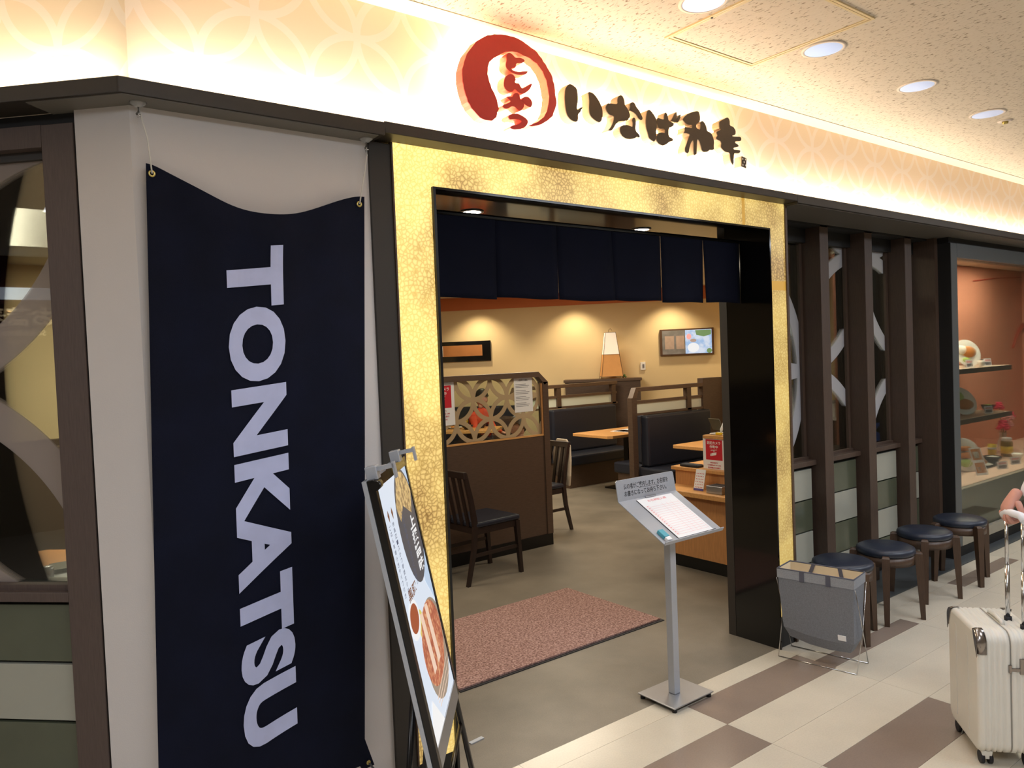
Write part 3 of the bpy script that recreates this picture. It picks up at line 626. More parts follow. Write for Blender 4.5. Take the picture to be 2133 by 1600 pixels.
# ================================================================ raised lettering over the entrance (outline points: X, Z in mm, in the plane Y = 2.345)
SIGN = {"ring":[1756,2895,1798,2902,1822,2904,1850,2905,1875,2902,1896,2897,1932,2883,1964,2871,1989,2850,2014,2821,2036,2796,2049,2761,2054,2713,2058,2685,2048,2657,2035,2629,2007,2607,1976,2588,1946,2577,1923,2571,1907,2571,1928,2582,1954,2593,1989,2619,2005,2644,2015,2677,2020,2707,2015,2735,2008,2768,1990,2799,1962,2825,1929,2838,1897,2842,1869,2848,1840,2847,1808,2839,1780,2823,1748,2802,1727,2783,1719,2762,1716,2735,1723,2709,1732,2686,1745,2669,1756,2647,1760,2626,1764,2613,1755,2597,1751,2580,1729,2562,1699,2560,1673,2565,1657,2577,1635,2594,1620,2615,1611,2640,1604,2665,1600,2701,1601,2733,1611,2762,1625,2794,1649,2823,1670,2849,1698,2868,1722,2883,1742,2888],"to":[1826,2840,1843,2834,1853,2825,1878,2831,1896,2828,1900,2821,1886,2811,1870,2808,1857,2804,1853,2786,1837,2784,1831,2778,1844,2773,1868,2774,1894,2782,1916,2786,1904,2771,1875,2763,1854,2761,1833,2764,1815,2770,1805,2779,1804,2790,1810,2808,1808,2824,1815,2835],"n":[1825,2758,1839,2758,1849,2749,1852,2739,1845,2732,1850,2727,1866,2730,1873,2720,1881,2711,1902,2723,1928,2741,1934,2738,1920,2715,1897,2697,1879,2690,1861,2694,1845,2704,1832,2689,1815,2687,1798,2693,1791,2705,1792,2722,1798,2739,1811,2751],"ka":[1846,2689,1861,2690,1869,2680,1870,2669,1881,2663,1888,2653,1887,2641,1875,2626,1864,2621,1854,2625,1840,2634,1826,2634,1808,2621,1790,2618,1780,2624,1784,2632,1809,2642,1823,2652,1803,2663,1807,2669,1831,2670,1837,2682],"kb":[1893,2683,1911,2685,1925,2676,1932,2663,1924,2646,1911,2645,1891,2651,1884,2661,1876,2669],"tsu":[1828,2605,1850,2610,1871,2607,1892,2600,1906,2590,1902,2576,1887,2561,1865,2551,1829,2544,1811,2549,1826,2560,1851,2567,1873,2582,1866,2586,1838,2586,1816,2580,1806,2586,1810,2597],"i1":[2135,2777,2150,2775,2173,2765,2177,2740,2177,2714,2169,2688,2172,2675,2188,2687,2202,2696,2198,2686,2187,2669,2174,2658,2175,2640,2169,2628,2157,2625,2133,2629,2116,2642,2108,2660,2104,2686,2103,2716,2108,2752,2123,2770],"i2":[2237,2763,2262,2764,2284,2750,2305,2729,2316,2706,2318,2681,2312,2657,2300,2644,2278,2647,2254,2657,2241,2671,2238,2691,2242,2725,2240,2747],"na1":[2351,2736,2373,2737,2411,2741,2410,2761,2417,2776,2431,2784,2444,2781,2453,2764,2454,2745,2469,2734,2478,2721,2487,2704,2476,2685,2459,2676,2435,2673,2412,2667,2395,2652,2381,2633,2367,2619,2347,2619,2364,2635,2378,2656,2386,2676,2383,2687,2357,2687,2342,2699,2336,2716],"na2":[2504,2767,2518,2763,2527,2748,2544,2737,2557,2722,2567,2704,2559,2695,2542,2697,2526,2715,2505,2723,2482,2726,2489,2742,2488,2756],"na3":[2508,2700,2518,2697,2522,2678,2517,2651,2522,2640,2535,2633,2547,2623,2543,2615,2524,2617,2510,2608,2482,2600,2455,2599,2432,2606,2420,2620,2419,2639,2435,2654,2462,2660,2485,2658,2499,2656,2503,2675,2497,2686],"ba1":[2610,2751,2625,2745,2643,2731,2656,2716,2658,2687,2652,2662,2653,2643,2648,2625,2637,2610,2622,2614,2603,2621,2596,2644,2586,2667,2586,2695,2592,2725,2599,2743],"ba2":[2666,2724,2687,2721,2709,2721,2710,2741,2722,2759,2735,2745,2739,2721,2757,2718,2772,2716,2777,2706,2756,2694,2739,2689,2737,2649,2758,2646,2769,2639,2764,2631,2742,2627,2723,2612,2696,2601,2667,2605,2653,2617,2654,2638,2670,2656,2695,2661,2713,2660,2716,2682,2672,2676,2666,2692,2659,2706],"ba3":[2798,2773,2800,2758,2796,2742,2798,2730,2788,2721,2769,2722,2760,2728,2774,2746,2782,2760],"ba4":[2826,2765,2827,2757,2819,2741,2807,2725,2797,2721,2800,2736,2806,2749,2816,2759],"wa1":[2842,2745,2854,2759,2879,2776,2910,2789,2957,2803,2968,2780,2966,2754,2948,2741,2938,2736,2935,2719,2966,2712,2972,2740,2968,2747,2976,2754,2985,2760,3001,2752,3014,2736,3017,2716,3044,2713,3059,2698,3069,2676,3065,2652,3066,2630,3031,2628,3018,2617,2994,2611,2974,2614,2967,2639,2956,2660,2942,2669,2933,2601,2932,2593,2918,2586,2911,2591,2916,2660,2896,2647,2883,2619,2873,2589,2850,2591,2849,2610,2862,2632,2873,2653,2890,2681,2866,2683,2841,2679,2853,2691,2852,2710,2875,2711,2907,2712,2908,2730,2892,2727,2868,2726,2853,2733,2840,2741],"sa1":[3181,2809,3197,2796,3196,2769,3224,2768,3243,2752,3240,2730,3213,2723,3217,2719,3257,2723,3279,2726,3288,2721,3285,2705,3238,2699,3234,2689,3255,2686,3268,2675,3228,2669,3219,2660,3227,2654,3263,2657,3278,2657,3269,2642,3227,2638,3222,2628,3219,2574,3202,2583,3192,2603,3190,2635,3153,2634,3132,2643,3120,2652,3125,2674,3117,2683,3092,2685,3086,2694,3097,2706,3088,2721,3103,2728,3128,2740,3112,2745,3113,2772,3122,2781,3152,2794],"sq":[3288,2630,3326,2624,3319,2573,3281,2578]}
import random as _rnd
def pts_of(k):
    a = SIGN[k]; return [(a[i]/1000, a[i+1]/1000) for i in range(0, len(a), 2)]
def rough(p, amp=0.0016, seed=1):
    rr = _rnd.Random(seed); out = []
    for i, (x, z) in enumerate(p):
        x2, z2 = p[(i+1) % len(p)]; n = max(1, int(math.hypot(x2-x, z2-z)/0.012))
        for k in range(n):
            t = k/n; a = amp*(rr.random()-0.5)*2 if k else 0
            out.append((x+(x2-x)*t+a, z+(z2-z)*t+a*0.7))
    return out
def smooth_poly(p):
    out = []
    for i in range(len(p)):
        a, b = p[i], p[(i+1) % len(p)]
        out += [(a[0]*0.78+b[0]*0.22, a[1]*0.78+b[1]*0.22), (a[0]*0.22+b[0]*0.78, a[1]*0.22+b[1]*0.78)]
    return out
FRONT, DEEP = 2.345, 0.046
def letter(root, name, key, mf, ms, hole=None):
    p = pts_of(key)
    p = rough(p, 0.0018) if key == 'ring' else smooth_poly(p) if key != 'sq' else p
    f = lambda u, v, t: (u, FRONT+t, v)
    fn = part(name, MB().prism(p, f, 0.004), mf, parent=root)
    # the can behind the face, and the lamp tray that throws the halo on to the wall
    f2 = lambda u, v, t: (u, FRONT+0.0041+t, v)
    part('side_band', MB().prism(p, f2, DEEP-0.004), ms, parent=fn)
    cx = sum(a for a, _ in p)/len(p); cz = sum(b for _, b in p)/len(p)
    if key == 'ring':
        q = [(a+(cx-a)*0.0, b) for a, b in p]
    f3 = lambda u, v, t: (u, FRONT+DEEP+0.001+t, v)
    part('halo_lamp', MB().prism(p, f3, 0.002), 'halo', parent=fn)
    return fn
em = thing('emblem_sign', 'red brush-stroke ring sign with small red hiragana inside, raised from the glowing fascia', 'sign', (1.78, 2.39, 2.73))
letter(em, 'ring', 'ring', 'red_sign', 'red_side')
for k in ('to', 'n', 'ka', 'kb', 'tsu'): letter(em, 'character', k, 'red_sign', 'red_side')
lt = thing('lettering_sign', 'row of raised black brush characters on the glowing fascia, right of the red ring', 'sign', (2.6, 2.39, 2.62))
for k in ('i1', 'i2', 'na1', 'na2', 'na3', 'ba1', 'ba2', 'ba3', 'ba4', 'wa1', 'sa1'): letter(lt, 'character', k, 'black_sign', 'grey_side')
sq = letter(lt, 'seal_block', 'sq', 'black_sign', 'grey_side')
a_ = pts_of('sq'); sx0, sx1 = min(p[0] for p in a_), max(p[0] for p in a_); sz0, sz1 = min(p[1] for p in a_), max(p[1] for p in a_)
for i in range(3):
    for j in range(3):
        if (i+j) % 2 == 0:
            x = sx0+(sx1-sx0)*(0.2+0.24*i); z = sz0+(sz1-sz0)*(0.18+0.26*j)
            part('seal_window', MB().box(x, x+(sx1-sx0)*0.16, FRONT-0.001, FRONT, z, z+(sz1-sz0)*0.14), 'white_print', parent=sq)

# ================================================================ banner
bn = thing('banner', 'tall navy cloth banner with white vertical lettering reading TONKATSU', 'banner', (0.83, 2.405, 2.25))
XL = lambda v: 0.509 - 0.066*v**1.0
XR = lambda v: 1.203 - 0.112*v
def top_z(u):   # sag of the top edge
    return 2.262 - 0.030*u - 0.108*max(0, math.sin(PI*min(1, max(0, (u-0.02)/0.96))))**1.35*(1-0.25*(u-0.5))
ZB = 0.285
def cloth(u, v, off=0.0):
    zt = top_z(u); x = XL(v)+(XR(v)-XL(v))*u
    z = zt + (ZB-0.03*(1-u)-zt)*v
    fold = 0.011*math.sin(u*9+1.1+v*1.2)*(0.35+0.65*v) + 0.006*math.sin(u*21-v*3)*math.exp(-3*v)
    fold += 0.022*math.exp(-((v-0.03)/0.04)**2)*math.sin(PI*u)*-0.5
    fold += 0.015*math.sin(PI*u)*math.exp(-v*5)*math.cos(u*6)
    y = 2.392 - 0.018*v + fold - off
    return (x, min(y, 2.422), z)
nu, nv = 44, 90
vs = [cloth(i/nu, j/nv) for j in range(nv+1) for i in range(nu+1)]
m_ = MB(); m_.add(vs, [(j*(nu+1)+i, j*(nu+1)+i+1, (j+1)*(nu+1)+i+1, (j+1)*(nu+1)+i) for j in range(nv) for i in range(nu)], True)
part('cloth', m_, 'navy_cloth', parent=bn)
# lettering printed on the cloth: each glyph row subdivided so that it follows the folds
def zx_to_uv(x, z):
    v = (2.2-z)/(2.2-ZB)
    for _ in range(4):
        u = (x-XL(v))/(XR(v)-XL(v)); zt = top_z(u); v = (z-zt)/((ZB-0.03*(1-u))-zt)
    return u, v
vs_, fs_, a0, a1, b0, b1 = glyphs('TONKATSU', 0.047, 1.06)
bm = bmesh.new(); bv = [bm.verts.new((x, y, 0)) for x, y in vs_]
for f in fs_:
    try: bm.faces.new([bv[i] for i in f])
    except ValueError: pass
for k in range(1, 120):
    bmesh.ops.bisect_plane(bm, geom=bm.verts[:]+bm.edges[:]+bm.faces[:], plane_co=(a0+(a1-a0)*k/120, 0, 0), plane_no=(1, 0, 0))
for k in range(1, 10):
    bmesh.ops.bisect_plane(bm, geom=bm.verts[:]+bm.edges[:]+bm.faces[:], plane_co=(0, b0+(b1-b0)*k/10, 0), plane_no=(0, 1, 0))
bm.verts.index_update()
out = []
for v in bm.verts:
    s = (v.co.x-a0)/(a1-a0); h = (v.co.y-b0)/(b1-b0)
    z = 2.036 + (0.47-2.036)*s; xl = 0.717-0.024*s; x = xl + 0.180*h
    z += 0.020*(1-s)*(h-0.6) + 0.010*math.sin(PI*h)*0
    z += -0.045*(s**2)*(h-0.5)*-1.0
    u, vv = zx_to_uv(x, z); out.append(cloth(u, vv, 0.0035))
m_ = MB(); m_.add(out, [tuple(v.index for v in f.verts) for f in bm.faces]); bm.free()
part('lettering', m_, 'cloth_print', parent=bn)
for gx, u, hx, hz in ((0.525, 0.022, 0.503, 2.428), (1.181, 0.97, 1.219, 2.412)):
    c = Vector(cloth(u, 0.010)); c.y -= 0.004
    gz = c.z-0.008
    part('grommet', MB().add([(c.x+0.010*math.cos(a*PI/8)*r, c.y-0.001-0.002*(k == 1), gz+0.010*math.sin(a*PI/8)*r) for k, r in enumerate((1.0, 0.72, 0.45)) for a in range(16)],
         [(k*16+i, k*16+(i+1) % 16, (k+1)*16+(i+1) % 16, (k+1)*16+i) for k in range(2) for i in range(16)], True), 'brass', parent=bn)
    part('cord', MB().tube([(c.x, c.y-0.003, gz), (c.x-(c.x-hx)*0.5+0.002, 2.385, (gz+hz)/2), (hx, 2.392, hz-0.035), (hx-0.003, 2.40, hz-0.012)], 0.0024, 6), 'string', parent=bn)
part('hem_corner', MB().add([cloth(0.95, 0.93), cloth(0.999, 0.955), (1.125, 2.36, 0.272), (1.085, 2.372, 0.262), cloth(0.95, 0.985)], [(0, 1, 2, 3, 4)]), 'navy_cloth', parent=bn)
part('grommet', MB().ball((1.10, 2.352, 0.292), 0.008, 0.004, 0.008), 'brass', parent=bn)
part('cord', MB().tube([(1.10, 2.345, 0.292), (1.15, 2.30, 0.20), (1.19, 2.27, 0.10), (1.215, 2.26, 0.003)], 0.0035, 6), 'ink', parent=bn)
for x, lb in ((0.497, 'clear plastic suction hook under the ledge at the wall corner, left banner cord'), (1.219, 'clear plastic suction hook under the ledge, right banner cord')):
    h = thing('suction_hook', lb, 'hook', (x, 2.395, 2.434))
    part('cup', MB().lathe([(0.024, 0.0), (0.021, -0.004), (0.010, -0.012), (0.006, -0.014)], (x, 2.395, 2.434), 20), 'clear_plastic', parent=h)
    part('hook', MB().tube([(x, 2.395, 2.423), (x, 2.395, 2.408), (x-0.006, 2.393, 2.400), (x-0.004, 2.388, 2.392), (x+0.004, 2.386, 2.396)], 0.003, 6), 'chrome', parent=h)

# ================================================================ lit menu sign on its easel
TLp = Vector((0.966, 1.930, 1.300)); Wv = Vector((math.cos(math.radians(51.34)), math.sin(math.radians(51.34)), 0))
Nh = Vector((Wv.y, -Wv.x, 0)); Dn = (Vector((0, 0, -1))*math.cos(math.radians(10.43)) + Nh*math.sin(math.radians(10.43))).normalized()
Nf = (Dn.cross(Wv)).normalized()
if Nf.dot(Nh) < 0: Nf = -Nf
PW, PH = 0.463, 0.764
def P(u, v, t=0.0): return TLp + Wv*u + Dn*v + Nf*t                # u right, v down (m), t towards the viewer
base = Vector((1.2, 2.05, 0))
ms = thing('menu_sign', 'backlit menu panel on a black easel with a fried cutlet photo, leaning beside the entrance', 'sign', base)
def pbox(mb, u0, u1, v0, v1, t0, t1): return mb.hexa([P(u0, v0, t0), P(u1, v0, t0), P(u1, v1, t0), P(u0, v1, t0)], [P(u0, v0, t1), P(u1, v0, t1), P(u1, v1, t1), P(u0, v1, t1)])
fr = 0.030
blk = mat('easel_black', (18, 16, 15), 0.25)
part('frame', pbox(MB(), -fr, 0, -fr, PH+fr+0.03, -0.016, 0.004), blk, parent=ms, bevel=0.002)
part('frame', pbox(MB(), PW, PW+0.024, -fr, PH+fr+0.03, -0.016, 0.004), blk, parent=ms, bevel=0.002)
part('frame', pbox(MB(), 0, PW, -fr, 0, -0.016, 0.004), 'black_gloss', parent=ms)
part('frame', pbox(MB(), 0, PW, PH, PH+fr+0.03, -0.016, 0.004), 'silver', parent=ms)
part('edge_strip', pbox(MB(), -fr-0.001, -fr, -fr, PH+fr+0.03, -0.030, -0.017), 'silver_paint', parent=ms)
part('back_panel', pbox(MB(), -fr, PW+0.024, -fr, PH+fr+0.03, -0.030, -0.017), 'silver_paint', parent=ms)
pr_ = part('print', pbox(MB(), 0, PW, 0, PH, -0.004, 0.0), 'e_white', parent=ms)
def fp(u, v, t): return P(u*PW, v*PH, 0.0006+t)
def ell(cu, cv, ru, rv, n=32, a0=0, a1=360):
    return [(cu+ru*math.cos(math.radians(a0+(a1-a0)*i/n)), cv+rv*math.sin(math.radians(a0+(a1-a0)*i/n))) for i in range(n+(a1-a0 < 360))]
lay = 0.0
def pf(name, pts, m, lay): return part(name, MB().flat(pts, lambda u, v, t: fp(u, v, lay)), m, parent=pr_)
pf('print_patch', [(0.70, 0), (1, 0), (1, 0.62), (0.80, 0.5)], 'e_blue', 0.0002)
pf('print_patch', ell(0.71, 0.235, 0.36, 0.245), 'e_dark', 0.0004)
pf('print_patch', [(0.58, 0.02)]+ell(0.71, 0.235, 0.34, 0.232, 20, 250, 372)[0:14]+[(0.86, 0.20), (0.62, 0.14), (0.46, 0.19), (0.40, 0.12)], 'e_gold', 0.0006)
pf('print_patch', ell(0.66, 0.76, 0.42, 0.20), 'e_plate', 0.0004)
pf('print_patch', ell(0.60, 0.725, 0.39, 0.165), 'e_cutlet', 0.0006)
for du in (0.36, 0.56): pf('print_patch', [(du, 0.56), (du+0.10, 0.57), (du+0.16, 0.82), (du+0.05, 0.82)], 'e_pale', 0.0009)
pf('print_patch', ell(0.20, 0.545, 0.17, 0.075), 'e_wht', 0.0006); pf('print_patch', ell(0.20, 0.54, 0.135, 0.055), 'e_sauce', 0.0008)
pf('print_patch', ell(0.36, 0.60, 0.10, 0.06), 'e_lemon', 0.0005)
pf('print_patch', [(0, 0.93), (0.16, 0.86), (0.40, 1.0), (0, 1.0)], 'e_wht', 0.001)
for k in range(3): pf('print_patch', [(0.32+0.02*k, 0.90+0.02*k), (0.98, 0.86+0.03*k), (0.98, 0.863+0.03*k), (0.34+0.02*k, 0.905+0.02*k)], 'e_pale', 0.0011)
# vertical columns of characters
vm = MB()
for i, ch in enumerate('上撰旨味'):
    text(vm, ch, lambda u, v, t: fp(u, 1-v, 0.0012), 0.70, 0.90, 1-(0.205+0.062*i+0.055), 1-(0.205+0.062*i), 0.03)
part('print_lettering', vm, 'e_wht', parent=pr_)
vm = MB()
for c_, (uu, ww, n_, s_) in enumerate(((0.50, 0.055, 13, 'こだわりの衣でさっくり揚げ'), (0.18, 0.05, 12, '特製ロースかつ御膳定食処'), (0.07, 0.045, 12, 'ごはん味噌汁きゃべつ付き'))):
    vm = MB()
    for i in range(n_):
        text(vm, s_[i], lambda u, v, t: fp(u, 1-v, 0.0012), uu, uu+ww, 1-(0.155+0.024*i+0.018), 1-(0.155+0.024*i), 0.01)
    part('print_lettering', vm, 'e_ink', parent=pr_)
for uu in (0.10, 0.22): pf('print_patch', [(uu, 0.12), (uu+0.03, 0.10), (uu+0.05, 0.125), (uu+0.03, 0.15)], 'e_brown', 0.0010)
vm = MB(); text(vm, '黒豚', lambda u, v, t: fp(u, 1-v, 0.0012), 0.16, 0.46, 1-0.475, 1-0.43, 0.02); part('print_lettering', vm, 'e_brown', parent=pr_)
# clips on top
for u in (0.015, 0.375):
    c = part('clip', pbox(MB(), u-0.022, u+0.02, -fr-0.035, -fr+0.004, -0.02, 0.012), 'silver_paint', parent=ms, bevel=0.002)
    part('arm', pbox(MB(), u-0.012, u+0.012, -fr-0.030, -fr-0.018, 0.010, 0.060), 'silver_paint', parent=c)
    part('arm', pbox(MB(), u-0.012, u+0.012, -fr-0.034, -fr+0.012, 0.056, 0.063), 'silver_paint', parent=c)
part('knob', MB().tube([P(-fr-0.006, -0.012, 0.006), P(0.012, -0.012, 0.006)], 0.014, 14), blk, parent=ms)
# easel legs: two in front on the line of the panel, two struts behind
def down_to_floor(p, d): return p + d*(-(p.z-0.004)/d.z)
for u in (-0.015, PW+0.012):
    a = P(u, PH+0.03, -0.010); part('leg', MB().tube([P(u, 0.60, -0.026), a, down_to_floor(a, Dn)], 0.010, 8), blk, parent=ms)
back = (Vector((0, 0, -1)) - Nh*0.10).normalized()
for u in (0.03, PW-0.03):
    a = P(u, 0.60, -0.035); part('strut', MB().tube([a, down_to_floor(a, back)], 0.009, 8), blk, parent=ms)
part('crossbar', MB().tube([P(-0.015, PH+0.16, -0.012), P(PW+0.012, PH+0.16, -0.012)], 0.007, 8), blk, parent=ms)
cb = thing('power_cable', 'black power cables tangled at the foot of the black wall post behind the menu sign', 'cable', (1.3, 2.25, 0.0))
rr = random.Random(3)
for k in range(5):
    pth = []; a = rr.random()*6
    for i in range(26):
        t = i/25; pth.append((1.20+0.30*t+0.05*math.sin(7*t+a), 2.34+0.05*math.cos(9*t+a*2)-0.05*t*k/5, 0.010+0.008*k+0.035*abs(math.sin(6*t+a))))
    part('cord', MB().tube(pth, 0.005, 6), 'cable', parent=cb)
part('cord', MB().tube([(1.42, 2.30, 0.01), (1.40, 2.36, 0.10), (1.37, 2.38, 0.22), (1.39, 2.30, 0.33), P(0.3, 0.74, -0.04)], 0.003, 6), 'cable', parent=cb)
part('plug', MB().box(1.30, 1.345, 2.30, 2.33, 0.05, 0.08), 'silver_paint', parent=cb, bevel=0.003)

# ================================================================ name-list stand
sd = thing('name_list_stand', 'silver waiting-list stand with a tilted tray and black Japanese notice', 'stand', (2.722, 2.40, 0))
part('base', MB().box(2.592, 2.872, 2.295, 2.525, 0.020, 0.026), 'silver', parent=sd, bevel=0.002)
for x, y in ((2.61, 2.312), (2.854, 2.312), (2.61, 2.508), (2.854, 2.508)):
    part('foot', MB().lathe([(0.012, 0.0), (0.012, 0.020)], (x, y, 0), 12), 'rubber', parent=sd)
part('pole', MB().box(2.704, 2.744, 2.390, 2.430, 0.026, 0.872), 'silver_paint', parent=sd, bevel=0.003)
tx0, tx1 = 2.518, 2.926; ty0, ty1, tz0, tz1 = 2.257, 2.535, 0.803, 0.957
def T(u, v, t=0.0):  # u 0..1 left-right, v 0..1 low-high
    n = Vector((0, -(tz1-tz0), ty1-ty0)).normalized()
    return Vector((tx0+(tx1-tx0)*u, ty0+(ty1-ty0)*v, tz0+(tz1-tz0)*v)) + n*t
def tbox(mb, u0, u1, v0, v1, t0, t1): return mb.hexa([T(u0, v0, t0), T(u1, v0, t0), T(u1, v1, t0), T(u0, v1, t0)], [T(u0, v0, t1), T(u1, v0, t1), T(u1, v1, t1), T(u0, v1, t1)])
part('tray', tbox(MB(), 0, 1, 0, 1, -0.004, 0), 'silver_paint', parent=sd)
part('tray_lip', tbox(MB(), 0, 1, -0.01, 0.003, -0.004, 0.014), 'silver_paint', parent=sd)
bp = part('back_plate', MB().prism([(tx0, tz1), (tx1, tz1), (tx1-0.008, tz1+0.093), (tx1-0.016, tz1+0.099), (tx0+0.006, tz1+0.099), (tx0-0.004, tz1+0.092)], lambda u, v, t: (u, 2.535+0.10*(v-tz1)+t, v), 0.004), 'silver_paint', parent=sd)
fb = lambda u, v, t: (u, 2.535+0.10*(v-tz1)-0.0008, v)
m_ = MB(); text(m_, '係の者がご案内します。お名前を', fb, tx0+0.045, tx1-0.052, tz1+0.052, tz1+0.078, 0.012)
text(m_, 'お書きになってお待ち下さい。', fb, tx0+0.045, tx1-0.068, tz1+0.018, tz1+0.044, 0.012); m_.flat([(tx0+0.147, tz1+0.0485), (tx0+0.29, tz1+0.0485), (tx0+0.29, tz1+0.050), (tx0+0.147, tz1+0.050)], fb)
part('lettering', m_, 'ink', parent=bp)
pp = thing('name_list', 'white waiting-list paper printed in pink, clipped flat on the silver tray', 'paper', T(0.55, 0.5, 0))
part('board', tbox(MB(), 0.255, 0.855, 0.045, 0.945, 0.0005, 0.003), 'ink', parent=pp)
part('sheet', tbox(MB(), 0.262, 0.862, 0.04, 0.95, 0.0032, 0.0042), 'paper', parent=pp)
ft = lambda u, v, t: T(u, v, 0.0046)
m_ = MB(); text(m_, 'お名前記入表', ft, 0.40, 0.72, 0.86, 0.91, 0.03)
for k in range(15): m_.flat([(0.29, 0.10+0.046*k), (0.83, 0.10+0.046*k), (0.83, 0.103+0.046*k), (0.29, 0.103+0.046*k)], ft)
for k in range(15): m_.flat([(0.30, 0.115+0.046*k), (0.325, 0.115+0.046*k), (0.325, 0.132+0.046*k), (0.30, 0.132+0.046*k)], ft)
for x in (0.29, 0.34, 0.56, 0.64, 0.72, 0.83): m_.flat([(x, 0.10), (x+0.002, 0.10), (x+0.002, 0.79), (x, 0.79)], ft)
part('printing', m_, 'pink_print', parent=pp)
clip = part('clip', tbox(MB(), 0.42, 0.60, 0.955, 0.985, 0.003, 0.012), 'silver', parent=pp, bevel=0.001)
for u in (0.66, 0.80): part('clip', tbox(MB(), u, u+0.09, 0.006, 0.03, 0.003, 0.008), 'rubber', parent=pp)
er = thing('eraser', 'small teal and white eraser in the low left corner of the tray', 'eraser', T(0.12, 0.07, 0.0))
part('sleeve', tbox(MB(), 0.055, 0.135, 0.09, 0.24, 0.0006, 0.018), 'teal', parent=er, bevel=0.002)
part('rubber', tbox(MB(), 0.058, 0.132, 0.02, 0.088, 0.001, 0.017), 'paper', parent=er, bevel=0.003)

# ================================================================ grey felt bin
def Bn(x, y):  # bin-local (x across, y along) to world
    a = math.radians(-10.5); c, s = math.cos(a), math.sin(a)
    return 3.632+x*c-y*s*-1*-1, 2.183+x*s+y*c
bi = thing('laundry_bin', 'grey felt folding bin with a beige lining on a crossed wire frame', 'bin', (3.632, 2.183, 0))
def B3(x, y, z):
    a = math.radians(10.5); c, s = math.cos(a), math.sin(a)
    return (3.632 + x*c - y*s, 2.183 + x*s + y*c, z)
hw, hl = 0.085, 0.195
def bag(mb, z0, z1, o=0.0, ins=False):
    """walls of the bag: wide at the rim, narrowing to a sagging bottom"""
    lv = [(0.478, 1.0, 1.0), (0.42, 1.0, 0.98), (0.25, 0.82, 0.94), (0.12, 0.70, 0.93), (0.075, 0.45, 0.90)]
    return lv
lv = [(0.478, 1.0, 1.0), (0.42, 0.99, 0.985), (0.25, 0.80, 0.95), (0.14, 0.66, 0.93), (0.085, 0.40, 0.80)]
def shell(off):
    m = MB(); vs = []
    per = [(-1, -1), (-1, -0.33), (-1, 0.33), (-1, 1), (0, 1), (1, 1), (1, 0.33), (1, -0.33), (1, -1), (0, -1)]
    for z, a, b in lv:
        for px_, py_ in per:
            zz = z - (0.012*(1-abs(py_))*(z < 0.2) if abs(px_) else 0) + (0.02*max(0, py_) if z < 0.15 else 0)
            vs.append(B3(px_*(hw*a-off), py_*(hl*b-off), zz))
    n = len(per); fs = [(i*n+k, i*n+(k+1) % n, (i+1)*n+(k+1) % n, (i+1)*n+k) for i in range(len(lv)-1) for k in range(n)]
    fs.append(tuple(range((len(lv)-1)*n, len(lv)*n))); m.add(vs, fs); return m
part('bag', shell(0.0), 'grey_felt', parent=bi)
part('lining', shell(0.004), 'lining', parent=bi)
def loop(z, o, r=None):
    return [B3(x*(hw+o), y*(hl+o), z) for x, y in ((-1, -1), (-1, 1), (1, 1), (1, -1), (-1, -1))]
m_ = MB()
for (a, b) in (((-1, -1), (-1, 1)), ((-1, 1), (1, 1)), ((1, 1), (1, -1)), ((1, -1), (-1, -1))):
    p0, p1 = [B3(q[0]*(hw+0.002), q[1]*(hl+0.002), 0.43) for q in (a, b)]; t0, t1 = [B3(q[0]*(hw+0.003), q[1]*(hl+0.003), 0.479) for q in (a, b)]
    m_.add([p0, p1, t1, t0], [(0, 1, 2, 3)])
part('cuff', m_, 'grey_felt_light', parent=bi)
part('binding', MB().tube(loop(0.480, 0.001), 0.0035, 6), 'binding', parent=bi)
for y in (-0.07, 0.065):
    for sgn in (-1, 1):
        part('strap', MB().hexa([B3(sgn*(hw+0.001), y-0.012, 0.425), B3(sgn*(hw+0.001), y+0.012, 0.425), B3(sgn*(hw+0.005), y+0.012, 0.425), B3(sgn*(hw+0.005), y-0.012, 0.425)],
             [B3(sgn*(hw+0.001), y-0.012, 0.482), B3(sgn*(hw+0.001), y+0.012, 0.482), B3(sgn*(hw+0.005), y+0.012, 0.482), B3(sgn*(hw+0.005), y-0.012, 0.482)]), 'binding', parent=bi)
for sgn, (a, b) in ((1, (-0.06, 0.06)),):
    for y, dy in ((-0.07, -0.02), (0.065, 0.03)):
        part('strap', MB().hexa([B3(hw-0.014, y-0.010+dy, 0.40), B3(hw-0.014, y+0.010+dy, 0.40), B3(hw-0.010, y+0.010+dy, 0.40), B3(hw-0.010, y-0.010+dy, 0.40)],
             [B3(hw-0.006, y-0.010, 0.482), B3(hw-0.006, y+0.010, 0.482), B3(hw-0.003, y+0.010, 0.482), B3(hw-0.003, y-0.010, 0.482)]), 'binding', parent=bi)
part('care_tag', MB().hexa([B3(-hw*0.70-0.005, -0.145, 0.150), B3(-hw*0.70-0.005, -0.105, 0.150), B3(-hw*0.70, -0.105, 0.150), B3(-hw*0.70, -0.145, 0.150)],
     [B3(-hw*0.76-0.005, -0.145, 0.178), B3(-hw*0.76-0.005, -0.105, 0.178), B3(-hw*0.76, -0.105, 0.178), B3(-hw*0.76, -0.145, 0.178)]), 'paper', parent=bi)
for sg in (-1, 1):
    y = sg*(hl+0.006)
    part('wire_leg', MB().tube([B3(-hw, y, 0.43), B3(0.0, y+0.002*sg, 0.215), B3(hw+0.004, y, 0.003)], 0.0024, 6), 'chrome', parent=bi)
    part('wire_leg', MB().tube([B3(hw, y, 0.43), B3(0.0, y+0.007*sg, 0.215), B3(-hw-0.004, y, 0.003)], 0.0024, 6), 'chrome', parent=bi)
